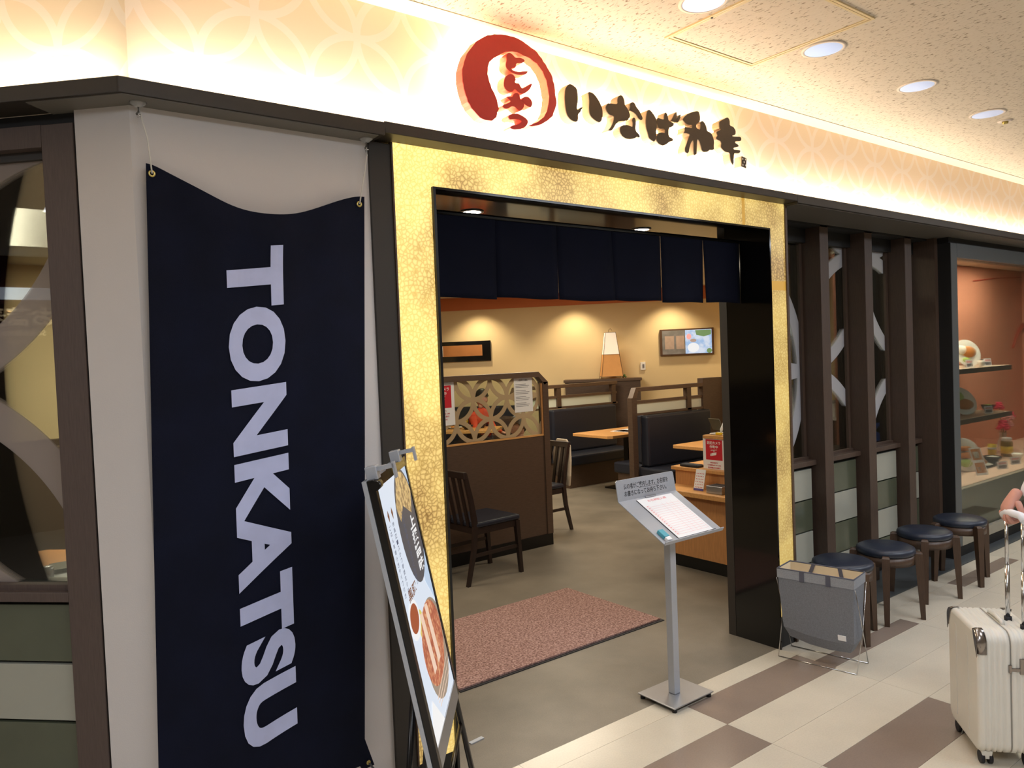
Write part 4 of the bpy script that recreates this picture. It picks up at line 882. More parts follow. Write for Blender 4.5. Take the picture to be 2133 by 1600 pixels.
for sx in (-1, 1):
    part('wire_foot', MB().tube([B3(sx*(hw+0.004), -hl-0.006, 0.003), B3(sx*(hw+0.004), hl+0.006, 0.003)], 0.0024, 6), 'chrome', parent=bi)

# ================================================================ stools
def leg_mb(a):
    ca, sa = math.cos(a), math.sin(a); rad = Vector((ca, sa, 0)); tan = Vector((-sa, ca, 0)); m = MB()
    def sec(r, z, wr, wt): return [rad*(r-wr)-tan*wt+Vector((0, 0, z)), rad*(r+wr)-tan*wt+Vector((0, 0, z)), rad*(r+wr)+tan*wt+Vector((0, 0, z)), rad*(r-wr)+tan*wt+Vector((0, 0, z))]
    s = [sec(0.196, 0.0, 0.013, 0.014), sec(0.181, 0.33, 0.022, 0.021), sec(0.177, 0.396, 0.022, 0.021), sec(0.172, 0.405, 0.014, 0.017)]
    vs = [p for q in s for p in q]; fs = [(i*4+k, i*4+(k+1) % 4, (i+1)*4+(k+1) % 4, (i+1)*4+k) for i in range(3) for k in range(4)]+[(3, 2, 1, 0), (12, 13, 14, 15)]
    return m.add(vs, fs)
def stool_proto():
    t = thing('stool', '', 'stool', (0, 0, 0), 'round stools along the slatted window')
    part('seat', MB().lathe([(0.150, 0.388), (0.160, 0.392), (0.165, 0.408), (0.161, 0.424), (0.140, 0.435), (0.0, 0.440)], (0, 0, 0), 48), 'stool_seat', parent=t, local=True)
    part('apron', MB().lathe([(0.146, 0.335), (0.158, 0.335), (0.158, 0.387), (0.142, 0.387), (0.142, 0.335)], (0, 0, 0), 40), 'stool_wood', parent=t, local=True)
    for k in range(4): part('leg', leg_mb(PI/4+k*PI/2), 'stool_wood', parent=t, local=True)
    return t
sp = stool_proto(); sp.location = (4.055, 2.300, 0); sp.rotation_euler = (0, 0, math.radians(20))
sp['label'] = 'navy-topped round wooden stool partly hidden behind the grey bin'
dup(sp, (4.52, 2.285, 0), math.radians(-18), 'navy-topped round wooden stool, second in the row from the grey bin')
dup(sp, (5.07, 2.305, 0), math.radians(-20), 'navy-topped round wooden stool, third in the row from the grey bin')
dup(sp, (5.585, 2.30, 0), math.radians(14), 'navy-topped round wooden stool nearest the glass display case')
# ================================================================ suitcase
SA = math.radians(40); wd = Vector((math.cos(SA), math.sin(SA), 0)); dd = Vector((math.sin(SA), -math.cos(SA), 0)); SN = Vector((3.125, 1.232, 0))
SW, SD, SZ0, SZ1 = 0.34, 0.225, 0.05, 0.53
def Q(a, b, z): return SN + wd*a + dd*b + Vector((0, 0, z))
sc_ = thing('suitcase', 'cream ribbed hard-shell suitcase with metal corners and a raised twin-pole handle', 'suitcase', Q(SW/2, SD/2, 0))
def rrect(w0, w1, z0, z1, r, n=5):
    o = []
    for cx, cz, a in ((w1-r, z1-r, 0), (w0+r, z1-r, 90), (w0+r, z0+r, 180), (w1-r, z0+r, 270)):
        for k in range(n+1):
            t = math.radians(a+90*k/n); o.append((cx+r*math.cos(t), cz+r*math.sin(t)))
    return o
def loft(profiles):
    m = MB(); n = len(profiles[0]); vs = [q for p in profiles for q in p]
    m.add(vs, [(i*n+k, i*n+(k+1) % n, (i+1)*n+(k+1) % n, (i+1)*n+k) for i in range(len(profiles)-1) for k in range(n)], True)
    m.add(profiles[0], [tuple(range(n))]); m.add(profiles[-1], [tuple(reversed(range(n)))]); return m
half = []
bs = [(0.0, 0.016), (0.004, 0.006), (0.012, 0.001)]
b = 0.022
while b < SD/2-0.012:
    bs += [(b, 0.0), (b+0.003, 0.0035), (b+0.009, 0.0035), (b+0.012, 0.0)]; b += 0.020
bs += [(SD/2-0.003, 0.0)]
def shell_half(b_list, name):
    part(name, loft([[Q(a, bb, z) for a, z in rrect(ins, SW-ins, SZ0+ins, SZ1-ins, 0.045-ins*0.5)] for bb, ins in b_list]), 'suitcase', parent=sc_)
shell_half(bs, 'shell'); shell_half([(SD-bb, ins) for bb, ins in bs], 'shell')
part('seam', loft([[Q(a, bb, z) for a, z in rrect(0.003, SW-0.003, SZ0+0.003, SZ1-0.003, 0.043)] for bb in (SD/2-0.004, SD/2+0.004)]), mat('seam_grey', (150, 146, 138), 0.6), parent=sc_)
# ribs on the wide face
for k in range(9):
    a = 0.04+0.0325*k
    if k in (2, 6): part('rib', MB().hexa([Q(a, -0.0018, SZ0+0.05), Q(a+0.014, -0.0018, SZ0+0.05), Q(a+0.014, 0.002, SZ0+0.05), Q(a, 0.002, SZ0+0.05)], [Q(a, -0.0018, SZ1-0.05), Q(a+0.014, -0.0018, SZ1-0.05), Q(a+0.014, 0.002, SZ1-0.05), Q(a, 0.002, SZ1-0.05)]), 'suitcase', parent=sc_)
gm = mat('guard_metal', (150, 142, 136), 0.22, metal=0.9)
for a, sa in ((0.0, 1), (SW, -1)):
    for bb, sb in ((0.0, 1), (SD, -1)):
        prof = []
        for off in (0.0, 0.012, 0.034):
            ring_ = []
            for t in range(9):
                ang = math.radians(90*t/8); r = 0.047
                ca = a+sa*(r-r*math.cos(ang)); cz = SZ1-r+r*math.sin(ang)
                e = 0.0035 if off > 0 else 0.000
                ring_.append(Q(ca-sa*e*math.cos(ang), bb+sb*(off-0.003), cz+e*math.sin(ang)))
            ring_ = [Q(a-sa*(0.0035 if off > 0 else -0.006), bb+sb*(off-0.003), SZ1-0.085)]+ring_
            prof.append(ring_)
        m_ = MB(); n = len(prof[0]); m_.add([q for p in prof for q in p], [(i*n+k, i*n+k+1, (i+1)*n+k+1, (i+1)*n+k) for i in range(2) for k in range(n-1)], True)
        m_.add([Q(a+sa*0.004, bb-sb*0.003, SZ1-0.10)]+prof[0][1:]+[Q(a+sa*0.030, bb-sb*0.003, SZ1-0.045)], [tuple(range(n+1))])
        o = part('corner_guard', m_, gm, parent=sc_); s_ = o.modifiers.new('s', 'SOLIDIFY'); s_.thickness = 0.002
lk = part('latch', MB().hexa([Q(-0.004, SD/2-0.004, 0.385), Q(-0.004, SD/2+0.040, 0.385), Q(0.004, SD/2+0.040, 0.385), Q(0.004, SD/2-0.004, 0.385)], [Q(-0.004, SD/2-0.004, 0.398), Q(-0.004, SD/2+0.040, 0.398), Q(0.004, SD/2+0.040, 0.398), Q(0.004, SD/2-0.004, 0.398)]), gm, parent=sc_, bevel=0.002)
part('latch_plate', MB().hexa([Q(-0.005, SD/2+0.030, 0.375), Q(-0.005, SD/2+0.050, 0.375), Q(0.004, SD/2+0.050, 0.375), Q(0.004, SD/2+0.030, 0.375)], [Q(-0.005, SD/2+0.030, 0.435), Q(-0.005, SD/2+0.050, 0.435), Q(0.004, SD/2+0.050, 0.435), Q(0.004, SD/2+0.030, 0.435)]), gm, parent=lk, bevel=0.002)
part('latch_plate', MB().hexa([Q(-0.005, SD/2-0.008, 0.378), Q(-0.005, SD/2+0.003, 0.378), Q(0.004, SD/2+0.003, 0.378), Q(0.004, SD/2-0.008, 0.378)], [Q(-0.005, SD/2-0.008, 0.410), Q(-0.005, SD/2+0.003, 0.410), Q(0.004, SD/2+0.003, 0.410), Q(0.004, SD/2-0.008, 0.410)]), gm, parent=lk, bevel=0.002)
part('carry_handle', MB().tube([Q(0.10, SD/2+0.012, SZ1-0.004), Q(0.11, SD/2+0.012, SZ1+0.010), Q(0.17, SD/2+0.012, SZ1+0.014), Q(0.23, SD/2+0.012, SZ1+0.010), Q(0.24, SD/2+0.012, SZ1-0.004)], 0.009, 8), 'suitcase', parent=sc_)
hp = [(0.235, SD-0.045), (0.135, SD-0.045)]
P1 = Vector((3.361, 1.211, 0)); P2 = Vector((3.300, 1.133, 0))
for p in (P1, P2):
    h = part('handle_pole', MB().tube([p+Vector((0, 0, SZ1-0.02)), p+Vector((0, 0, 0.75))], 0.0085, 12), 'chrome', parent=sc_)
    part('inner_pole', MB().tube([p+Vector((0, 0, 0.74)), p+Vector((0, 0, 0.955))], 0.0065, 12), 'chrome', parent=h)
    part('collar', MB().tube([p+Vector((0, 0, SZ1-0.006)), p+Vector((0, 0, SZ1+0.012))], 0.014, 12), 'rubber', parent=h)
g1, g2 = P1+(P1-P2)*0.18, P2-(P1-P2)*0.18
part('grip', MB().tube([g1+Vector((0, 0, 0.948)), g1*0.8+g2*0.2+Vector((0, 0, 0.966)), g1*0.2+g2*0.8+Vector((0, 0, 0.966)), g2+Vector((0, 0, 0.948))], 0.015, 12), 'white_cloth', parent=sc_)
for a, bb in ((0.045, 0.035), (SW-0.045, 0.035), (0.045, SD-0.035), (SW-0.045, SD-0.035)):
    wl = part('caster', MB().hexa([Q(a-0.018, bb-0.016, 0.022), Q(a+0.018, bb-0.016, 0.022), Q(a+0.018, bb+0.016, 0.022), Q(a-0.018, bb+0.016, 0.022)], [Q(a-0.022, bb-0.02, 0.056), Q(a+0.022, bb-0.02, 0.056), Q(a+0.022, bb+0.02, 0.056), Q(a-0.022, bb+0.02, 0.056)]), 'suitcase', parent=sc_, bevel=0.003)
    part('wheel', MB().tube([Q(a, bb-0.021, 0.024), Q(a, bb-0.008, 0.024)], 0.024, 18), 'rubber', parent=wl)
    part('wheel', MB().tube([Q(a, bb+0.008, 0.024), Q(a, bb+0.021, 0.024)], 0.024, 18), 'rubber', parent=wl)

# ================================================================ figures
def skin_body(name, verts, edges, radii, m, parent, levels=2, root=0):
    base = origin_of(parent)
    me = bpy.data.meshes.new(name); me.from_pydata([tuple(Vector(v)-base) for v in verts], edges, [])
    o = bpy.data.objects.new(name, me); COL.objects.link(o); o.parent = parent
    s = o.modifiers.new('skin', 'SKIN'); s.use_smooth_shade = True
    sv = me.skin_vertices[0].data
    for i, r in enumerate(radii): sv[i].radius = (r, r) if not isinstance(r, tuple) else r; sv[i].use_root = (i == root)
    u = o.modifiers.new('sub', 'SUBSURF'); u.levels = levels; u.render_levels = levels
    me.materials.append(M[m] if isinstance(m, str) else m); return o
def head(parent, c, face, r=0.095, hair_m='hair', bun=False, k=1.0):
    """c head centre, face = horizontal direction looked at (with tilt)"""
    c = Vector(c); f = Vector(face).normalized(); up = Vector((0, 0, 1)); up = (up - f*up.dot(f)).normalized(); s = f.cross(up)
    def W(a, b, z): return c + s*a*k + f*b*k + up*z*k
    m = MB(); N_, K = 20, 14; vs = []
    for i in range(K+1):
        ph = PI*i/K; z = -math.cos(ph)*0.118; rr = max(1e-4, math.sin(ph))
        wx = 0.074*rr*(1.0 if z > -0.02 else 1.0-0.30*min(1, (-z-0.02)/0.098)); 
        for j in range(N_):
            t = 2*PI*j/N_; x = wx*math.cos(t); y = math.sin(t)*rr*0.094 + (0.010*rr if z < 0 else 0)
            if math.sin(t) > 0.90 and -0.035 < z < 0.012: y += 0.014*(1-abs(z+0.015)/0.03 if abs(z+0.015) < 0.03 else 0)
            vs.append(W(x, y, z))
    m.add(vs, [(i*N_+j, i*N_+(j+1) % N_, (i+1)*N_+(j+1) % N_, (i+1)*N_+j) for i in range(K) for j in range(N_)], True)
    for sx in (-1, 1): m.ball(W(sx*0.076, -0.004, -0.012), 0.008*k, 0.016*k, 0.026*k, 8, 6)
    h = part('head', m, 'skin', parent=parent)
    hm_ = MB(); vs = []
    for i in range(11):
        ph = PI*(0.0+0.62*i/10); z = math.cos(ph)*0.128+0.006; rr = math.sin(ph)
        for j in range(N_):
            t = 2*PI*j/N_; front = max(0, math.sin(t)); zz = z
            if front > 0.2 and z < 0.055: zz = 0.055+0.02*(1-front)
            vs.append(W(0.083*rr*math.cos(t), 0.104*rr*math.sin(t)-0.006, zz))
    hm_.add(vs, [(i*N_+j, i*N_+(j+1) % N_, (i+1)*N_+(j+1) % N_, (i+1)*N_+j) for i in range(10) for j in range(N_)], True)
    hm_.ball(W(0, -0.045, -0.02), 0.066*k, 0.055*k, 0.085*k, 12, 8)
    if bun: hm_.ball(W(0, -0.115, 0.02), 0.04*k, 0.035*k, 0.04*k, 10, 8)
    part('hair', hm_, hair_m, parent=parent)
    e = MB()
    for sx in (-1, 1): e.ball(W(sx*0.030, 0.087, 0.004), 0.012*k, 0.006*k, 0.006*k, 8, 6)
    part('eyes', e, 'ink', parent=h)
    mo = MB(); mo.ball(W(0, 0.086, -0.062), 0.021*k, 0.006*k, 0.006*k, 10, 6); part('mouth', mo, mat('lip', (176, 92, 86), 0.5), parent=h)
# the traveller, standing just beyond the right edge of the picture, hand on the suitcase handle
pr1 = thing('person', 'person in a white long-sleeved top at the right edge, hand on the suitcase handle', 'person', (3.70, 0.86, 0))
bx0, by0 = 3.70, 0.86
FD = Vector((-0.90, 0.43, 0)).normalized(); RS = Vector((FD.y, -FD.x, 0))   # facing, and the body's right
def B(a, b, z): return Vector((bx0, by0, 0)) + RS*a + FD*b + Vector((0, 0, z))
gc = (g1+g2)/2
hand_c = gc*0.25+g1*0.75 + Vector((0, 0, 0.966))
wrist = Vector((3.405, 1.165, 0.992)); elbow = Vector((3.455, 1.09, 1.17)); 
sh_r = B(0.17, 0.0, 1.36); sh_l = B(-0.17, 0, 1.36)
verts = [B(0, 0, 0.90), B(0, 0.01, 1.12), B(0, 0, 1.33), B(0, 0.01, 1.44), sh_r, elbow, wrist+(elbow-wrist)*0.12, sh_l, B(-0.24, 0.02, 1.10), B(-0.23, 0.12, 0.90)]
edges = [(0, 1), (1, 2), (2, 3), (2, 4), (4, 5), (5, 6), (2, 7), (7, 8), (8, 9)]
skin_body('shirt', verts, edges, [(0.155, 0.105), (0.135, 0.10), (0.14, 0.10), 0.055, 0.062, 0.050, 0.036, 0.062, 0.048, 0.038], 'white_cloth', pr1)
verts = [B(0, 0, 0.92), B(0.09, 0, 0.82), B(0.10, 0.02, 0.48), B(0.10, -0.01, 0.10), B(-0.09, 0, 0.82), B(-0.10, 0.02, 0.48), B(-0.10, -0.01, 0.10)]
skin_body('trousers', verts, [(0, 1), (1, 2), (2, 3), (0, 4), (4, 5), (5, 6)], [(0.15, 0.11), 0.092, 0.062, 0.048, 0.092, 0.062, 0.048], 'dark_cloth', pr1)
for s_ in (0.10, -0.10):
    m_ = MB(); m_.ball(B(s_, 0.05, 0.045), 0.12, 0.055, 0.045, 14, 8); a_ = math.atan2(FD.y, FD.x)
    c0 = B(s_, 0.05, 0.045); m_.xf(lambda p: c0 + Matrix.Rotation(a_, 3, 'Z') @ (p-c0)); part('shoe', m_, 'rubber', parent=pr1)
skin_body('neck', [B(0, 0.01, 1.40), B(0, 0.02, 1.50)], [(0, 1)], [0.055, 0.052], 'skin', pr1)
head(pr1, B(0, 0.035, 1.60), (FD.x, FD.y, -0.12))
def hand(parent, palm_c, along, updir, knuck, m='skin', sc=1.0):
    """palm from the wrist along `along`; four fingers curl over the bar and a thumb under it"""
    al = Vector(along).normalized(); up = Vector(updir).normalized(); sd_ = al.cross(up).normalized(); up = sd_.cross(al)
    c = Vector(palm_c)
    def H(a, s, u): return c + (al*a + sd_*s + up*u)*sc
    skin_body('palm', [H(-0.085, 0, -0.004), H(-0.045, 0, 0.0), H(-0.005, 0, 0.004), H(0.030, 0, 0.0)], [(0, 1), (1, 2), (2, 3)], [(0.028, 0.024), (0.030, 0.020), (0.042, 0.018), (0.040, 0.014)], m, parent)
    ln = (0.88, 1.0, 0.95, 0.78)
    for i, s in enumerate((-0.031, -0.010, 0.011, 0.031)):
        f = ln[i]
        skin_body('finger', [H(0.018, s, 0.0), H(0.042*f, s*1.05, -0.004), H(0.056*f, s*1.05, -0.028*f), H(0.040*f, s, -0.048*f), H(0.018*f, s*0.98, -0.050*f)], [(0, 1), (1, 2), (2, 3), (3, 4)], [0.0105, 0.010, 0.0093, 0.0085, 0.0072], m, parent)
    skin_body('thumb', [H(-0.035, -0.022, -0.006), H(-0.018, -0.040, -0.020), H(0.006, -0.044, -0.040), H(0.022, -0.034, -0.048)], [(0, 1), (1, 2), (2, 3)], [0.015, 0.013, 0.011, 0.009], m, parent)
al = (hand_c + Vector((0, 0, 0.024)) - wrist)
hand(pr1, hand_c + Vector((0.010, -0.004, 0.016)), (al.x, al.y, -0.12), (0, 0, 1), None)
hl_ = B(-0.23, 0.14, 0.84); skin_body('hand', [B(-0.23, 0.12, 0.89), hl_, B(-0.228, 0.15, 0.79)], [(0, 1), (1, 2)], [0.026, (0.032, 0.018), (0.030, 0.014)], 'skin', pr1)

# ================================================================ restaurant
# partition
YQ = 5.12
pa = thing('partition', 'dark wooden partition with patterned glass upper half facing the entrance', 'partition', (3.3, YQ, 0))
PX0 = 2.3
part('panel', MB().box(PX0, 4.235, YQ, YQ+0.05, 0.10, 0.975), 'wood_dark', parent=pa)
part('base', MB().box(PX0, 4.255, YQ-0.012, YQ+0.06, 0.0, 0.10), 'black', parent=pa)
part('top_rail', MB().box(PX0, 4.16, YQ-0.01, YQ+0.06, 1.487, 1.532), 'wood_dark_h', parent=pa)
part('corner_rail', MB().hexa([(4.16, YQ-0.01, 1.487), (4.225, YQ-0.01, 1.415), (4.225, YQ+0.06, 1.415), (4.16, YQ+0.06, 1.487)], [(4.16, YQ-0.01, 1.532), (4.262, YQ-0.01, 1.44), (4.262, YQ+0.06, 1.44), (4.16, YQ+0.06, 1.532)]), 'wood_dark_h', parent=pa)
part('post', MB().box(4.200, 4.262, YQ-0.01, YQ+0.06, 0.10, 1.44), 'wood_dark', parent=pa)
part('bead', MB().box(PX0, 4.20, YQ-0.004, YQ+0.01, 0.970, 0.985), 'wood_light', parent=pa)
part('bead', MB().box(4.186, 4.20, YQ-0.004, YQ+0.01, 0.985, 1.43), 'wood_light_v', parent=pa)
part('pane', MB().prism([(PX0, 0.985), (4.19, 0.985), (4.19, 1.43), (4.14, 1.487), (PX0, 1.487)], lambda u, v, t: (u, YQ+0.02+t, v), 0.005), 'glass_partition', parent=pa)
def camera_sign(nm, lab, x0, x1, z0, z1, y, mp=None):
    s = thing(nm, lab, 'sign', ((x0+x1)/2, y, z0)); W_, H_ = x1-x0, z1-z0
    g = mp or (lambda u, v, t: (x0+u*W_, y-t, z0+v*H_))
    part('sheet', MB().prism([(0, 0), (1, 0), (1, 1), (0, 1)], lambda u, v, t: g(u, v, t), 0.0015), 'paper', parent=s)
    part('red_field', MB().flat([(0.13, 0.40), (0.88, 0.40), (0.88, 0.91), (0.13, 0.91)], lambda u, v, t: g(u, v, 0.0022)), 'red_print', parent=s)
    w_ = MB(); f2 = lambda u, v, t: g(u, v, 0.0029)
    text(w_, '防犯カメラ', f2, 0.20, 0.80, 0.79, 0.87, 0.02); text(w_, '作動中', f2, 0.31, 0.69, 0.69, 0.77, 0.02)
    w_.flat([(0.36, 0.635), (0.64, 0.655), (0.64, 0.665), (0.36, 0.65)], f2); w_.flat([(0.49, 0.60), (0.52, 0.60), (0.52, 0.655), (0.49, 0.655)], f2)
    w_.flat([(0.38, 0.50), (0.60, 0.53), (0.62, 0.60), (0.40, 0.57)], f2); w_.flat([(0.33, 0.50), (0.37, 0.50), (0.39, 0.56), (0.35, 0.56)], f2)
    part('lettering', w_, 'white_print', parent=s)
    w_ = MB(); text(w_, 'SECURITY', f2, 0.32, 0.68, 0.315, 0.345, 0.02); text(w_, 'CAMERAS IN USE', f2, 0.20, 0.80, 0.255, 0.285, 0.02)
    text(w_, '監視器正在運行', f2, 0.22, 0.78, 0.185, 0.225, 0.01); text(w_, '방범 카메라', f2, 0.30, 0.70, 0.115, 0.155, 0.01)
    part('small_lettering', w_, 'red_print', parent=s); return s
camera_sign('camera_notice', 'red and white security camera notice taped to the left of the partition glass', 3.055, 3.296, 1.14, 1.492, YQ+0.018)
no = thing('rules_notice', 'white printed notice sheet taped at the right of the partition glass', 'notice', (4.0, YQ+0.018, 1.2))
part('sheet', MB().box(3.905, 4.103, YQ+0.0165, YQ+0.018, 1.192, 1.496), 'paper', parent=no)
w_ = MB(); fn_ = lambda u, v, t: (u, YQ+0.0158, v)
text(w_, '入店時のお願い', fn_, 3.945, 4.060, 1.458, 1.474, 0.02)
for k in range(16):
    if k % 4 == 3: continue
    w_.flat([(3.92, 1.43-0.0135*k), (3.92+0.15*(0.75+0.25*((k*7) % 4)/3), 1.43-0.0135*k), (3.92+0.15*(0.75+0.25*((k*7) % 4)/3), 1.4335-0.0135*k), (3.92, 1.4335-0.0135*k)], fn_)
part('printing', w_, 'paper_print', parent=no)
# chairs
def chair_parts(t, cm='chair_wood'):
    # local: seat faces +X, centre at origin
    part('seat', MB().box(-0.21, 0.23, -0.205, 0.205, 0.415, 0.455), 'navy_leather', parent=t, local=True, bevel=0.014)
    part('seat_frame', MB().box(-0.20, 0.215, -0.195, 0.195, 0.365, 0.414), cm, parent=t, local=True)
    for y in (-0.19, 0.19):
        part('front_leg', MB().hexa([(0.215, y-0.014, 0), (0.243, y-0.014, 0), (0.243, y+0.014, 0), (0.215, y+0.014, 0)], [(0.180, y-0.018, 0.41), (0.218, y-0.018, 0.41), (0.218, y+0.018, 0.41), (0.180, y+0.018, 0.41)]), cm, parent=t, local=True)
        m_ = MB(); sec = [(-0.290, 0.0, 0.013), (-0.225, 0.25, 0.018), (-0.205, 0.43, 0.020), (-0.235, 0.62, 0.018), (-0.285, 0.83, 0.015)]
        for (xa, za, ra), (xb, zb, rb) in zip(sec, sec[1:]):
            m_.hexa([(xa-ra, y-0.013, za), (xa+ra, y-0.013, za), (xa+ra, y+0.013, za), (xa-ra, y+0.013, za)], [(xb-rb, y-0.013, zb), (xb+rb, y-0.013, zb), (xb+rb, y+0.013, zb), (xb-rb, y+0.013, zb)])
        part('back_post', m_, cm, parent=t, local=True)
        part('stretcher', MB().box(-0.22, 0.205, y-0.008, y+0.008, 0.20, 0.225), cm, parent=t, local=True)
    part('top_rail', MB().hexa([(-0.298, -0.205, 0.79), (-0.265, -0.205, 0.79), (-0.265, 0.205, 0.79), (-0.298, 0.205, 0.79)], [(-0.303, -0.205, 0.842), (-0.274, -0.205, 0.842), (-0.274, 0.205, 0.842), (-0.303, 0.205, 0.842)]), cm, parent=t, local=True, bevel=0.005)
    for y in (-0.115, -0.04, 0.04, 0.115):
        part('back_slat', MB().hexa([(-0.215, y-0.015, 0.42), (-0.200, y-0.015, 0.42), (-0.200, y+0.015, 0.42), (-0.215, y+0.015, 0.42)], [(-0.290, y-0.015, 0.80), (-0.275, y-0.015, 0.80), (-0.275, y+0.015, 0.80), (-0.290, y+0.015, 0.80)]), cm, parent=t, local=True)
ch = thing('dining_chair', 'dark wooden chair with a navy seat in front of the partition, side on', 'chair', (3.275, 4.80, 0), 'dark dining chairs'); chair_parts(ch); ch.rotation_euler = (0, 0, math.radians(4))
dup(ch, (4.45, 5.60, 0), math.radians(182), 'dark slat-back wooden chair just behind the right end of the partition, pale coat on it')
# small tables, tableware
def table(nm, lab, x0, x1, y0, y1, z, ped, group=None, cut=True):
    t = thing(nm, lab, 'table', ((x0+x1)/2, (y0+y1)/2, 0), group)
    c = 0.05 if cut else 0.005
    part('top', MB().prism([(x0+c, y0), (x1, y0), (x1, y1), (x0+c*0.3, y1), (x0, y1-c*0.3), (x0, y0+c)], lambda u, v, t_: (u, v, z-0.035+t_), 0.035), 'wood_light', parent=t, bevel=0.004)
    for px_, py_ in ped:
        part('pedestal', MB().box(px_-0.035, px_+0.035, py_-0.035, py_+0.035, 0.015, z-0.036), 'black', parent=t)
        part('foot_plate', MB().box(px_-0.20, px_+0.20, py_-0.22, py_+0.22, 0.0, 0.015), 'black', parent=t)
    return t
table('dining_table', 'pale wood booth table with a menu on it, left of the near booth post', 6.13, 7.35, 6.27, 6.93, 0.715, ((6.75, 6.60),), 'booth tables')
table('dining_table', 'pale wood booth table just above the reception counter', 5.93, 7.15, 4.55, 5.17, 0.71, ((6.60, 4.86),), 'booth tables')
def flatcard(nm, lab, cat, c, wx, wy, rot, cols, h=0.003, group=None):
    t = thing(nm, lab, cat, c, group); ca, sa = math.cos(rot), math.sin(rot); c = Vector(c)
    part('sheet', MB().obox(c+Vector((0, 0, h/2)), (ca, sa, 0), (-sa, ca, 0), (0, 0, 1), wx/2, wy/2, h/2), cols[0], parent=t)
    for (ox, oy, sx, sy), cm in cols[1]:
        q = c+Vector((ca*ox-sa*oy, sa*ox+ca*oy, h+0.0006)); part('picture', MB().obox(q, (ca, sa, 0), (-sa, ca, 0), (0, 0, 1), sx/2, sy/2, 0.0005), cm, parent=t)
flatcard('menu', 'laminated picture menu lying on the booth table left of the near booth post', 'menu', (6.78, 6.55, 0.7155), 0.46, 0.30, 0.1, ('paper', [((-0.12, 0, 0.18, 0.22), 'dark_bowl'), ((-0.13, 0.02, 0.09, 0.08), 'red_print'), ((0.11, 0.03, 0.17, 0.10), 'cutlet'), ((0.11, -0.09, 0.17, 0.06), 'dark_bowl')]))
flatcard('menu', 'white folded menu on the booth table just behind the reception counter', 'menu', (6.48, 4.93, 0.7105), 0.30, 0.22, 0.0, ('paper', [((0, 0, 0.2, 0.12), 'paper_print')]))
# booth benches
def bench(nm, lab, x0, x1, yf, yb, back_dir, kick_x, group):
    """yf front edge of the seat, yb wall side of the back"""
    s = 1 if yb > yf else -1
    t = thing(nm, lab, 'bench', (x0, yf, 0), group)
    lo, hi = sorted((yf, yb-s*0.02)); part('seat', MB().box(x0, x1, lo, hi, 0.285, 0.41), 'navy_leather', parent=t, bevel=0.02)
    lo, hi = sorted((yb-s*0.13, yb-s*0.01)); part('backrest', MB().box(x0+0.05, x1, lo, hi, 0.411, 0.975), 'navy_leather', parent=t, bevel=0.025)
    lo, hi = sorted((yf+s*0.05, yb-s*0.02)); part('plinth', MB().box(x0+0.02, x1, lo, hi, 0.0, 0.284), 'wood_dark', parent=t)
    return t
bench('booth_bench', 'long navy padded bench under the far booth rail', 6.20, 7.40, 7.05, 7.55, 1, 0, 'navy booth benches')
bench('booth_bench', 'navy padded bench with its end showing left of the near booth post', 6.20, 7.20, 6.30, 5.84, -1, 0, 'navy booth benches')
bench('booth_bench', 'navy padded bench under the near booth rail, facing the counter', 6.06, 7.20, 5.30, 5.79, 1, 0, 'navy booth benches')
def rail(nm, lab, x0, x1, y, ztop, uprights, group, left_post=True):
    t = thing(nm, lab, 'booth rail', (x0, y, 0), group)
    part('top_rail', MB().box(x0+0.09, x1, y-0.035, y+0.035, ztop-0.045, ztop), 'wood_dark_h', parent=t, bevel=0.003)
    part('slant_rail', MB().hexa([(x0-0.02, y-0.035, ztop-0.115), (x0+0.045, y-0.035, ztop-0.115), (x0+0.045, y+0.035, ztop-0.115), (x0-0.02, y+0.035, ztop-0.115)], [(x0-0.02+0.06, y-0.035, ztop-0.0), (x0+0.10, y-0.035, ztop-0.0), (x0+0.10, y+0.035, ztop-0.0), (x0+0.04, y+0.035, ztop)]), 'wood_dark_h', parent=t)
    if left_post: part('post', MB().box(x0-0.03, x0+0.05, y-0.035, y+0.035, 0.0, ztop-0.11), 'wood_dark', parent=t, bevel=0.003)
    part('middle_rail', MB().box(x0+0.05, x1, y-0.02, y+0.02, ztop-0.175, ztop-0.145), 'wood_dark_h', parent=t)
    part('lower_rail', MB().box(x0+0.05, x1, y-0.03, y+0.03, 0.975, 1.0), 'wood_dark_h', parent=t)
    for x in uprights: part('upright', MB().box(x, x+0.07, y-0.03, y+0.03, 0.98, ztop-0.045), 'wood_dark', parent=t)
    xs = [x0+0.05]+sum([[x, x+0.07] for x in uprights], [])+[x1]
    for a, b in zip(xs[0::2], xs[1::2]):
        if b-a > 0.2: part('frosted_pane', MB().box(a, b, y-0.004, y+0.004, 1.0, ztop-0.175), 'frost', parent=t)
rail('booth_rail', 'near booth rail with a square post and frosted glass strip', 6.03, 7.21, 5.815, 1.283, (6.93,), 'booth rails')
rail('booth_rail', 'far booth rail running in front of the lamp cabinet', 5.72, 7.56, 7.585, 1.290, (6.45, 7.46), 'booth rails', left_post=False)
bpn = thing('booth_end_panel', 'dark wooden panel at the right end of the near booth rail', 'panel', (7.35, 5.82, 0)); part('panel', MB().box(7.21, 7.59, 5.78, 5.86, 0, 1.335), 'wood_dark', parent=bpn); 
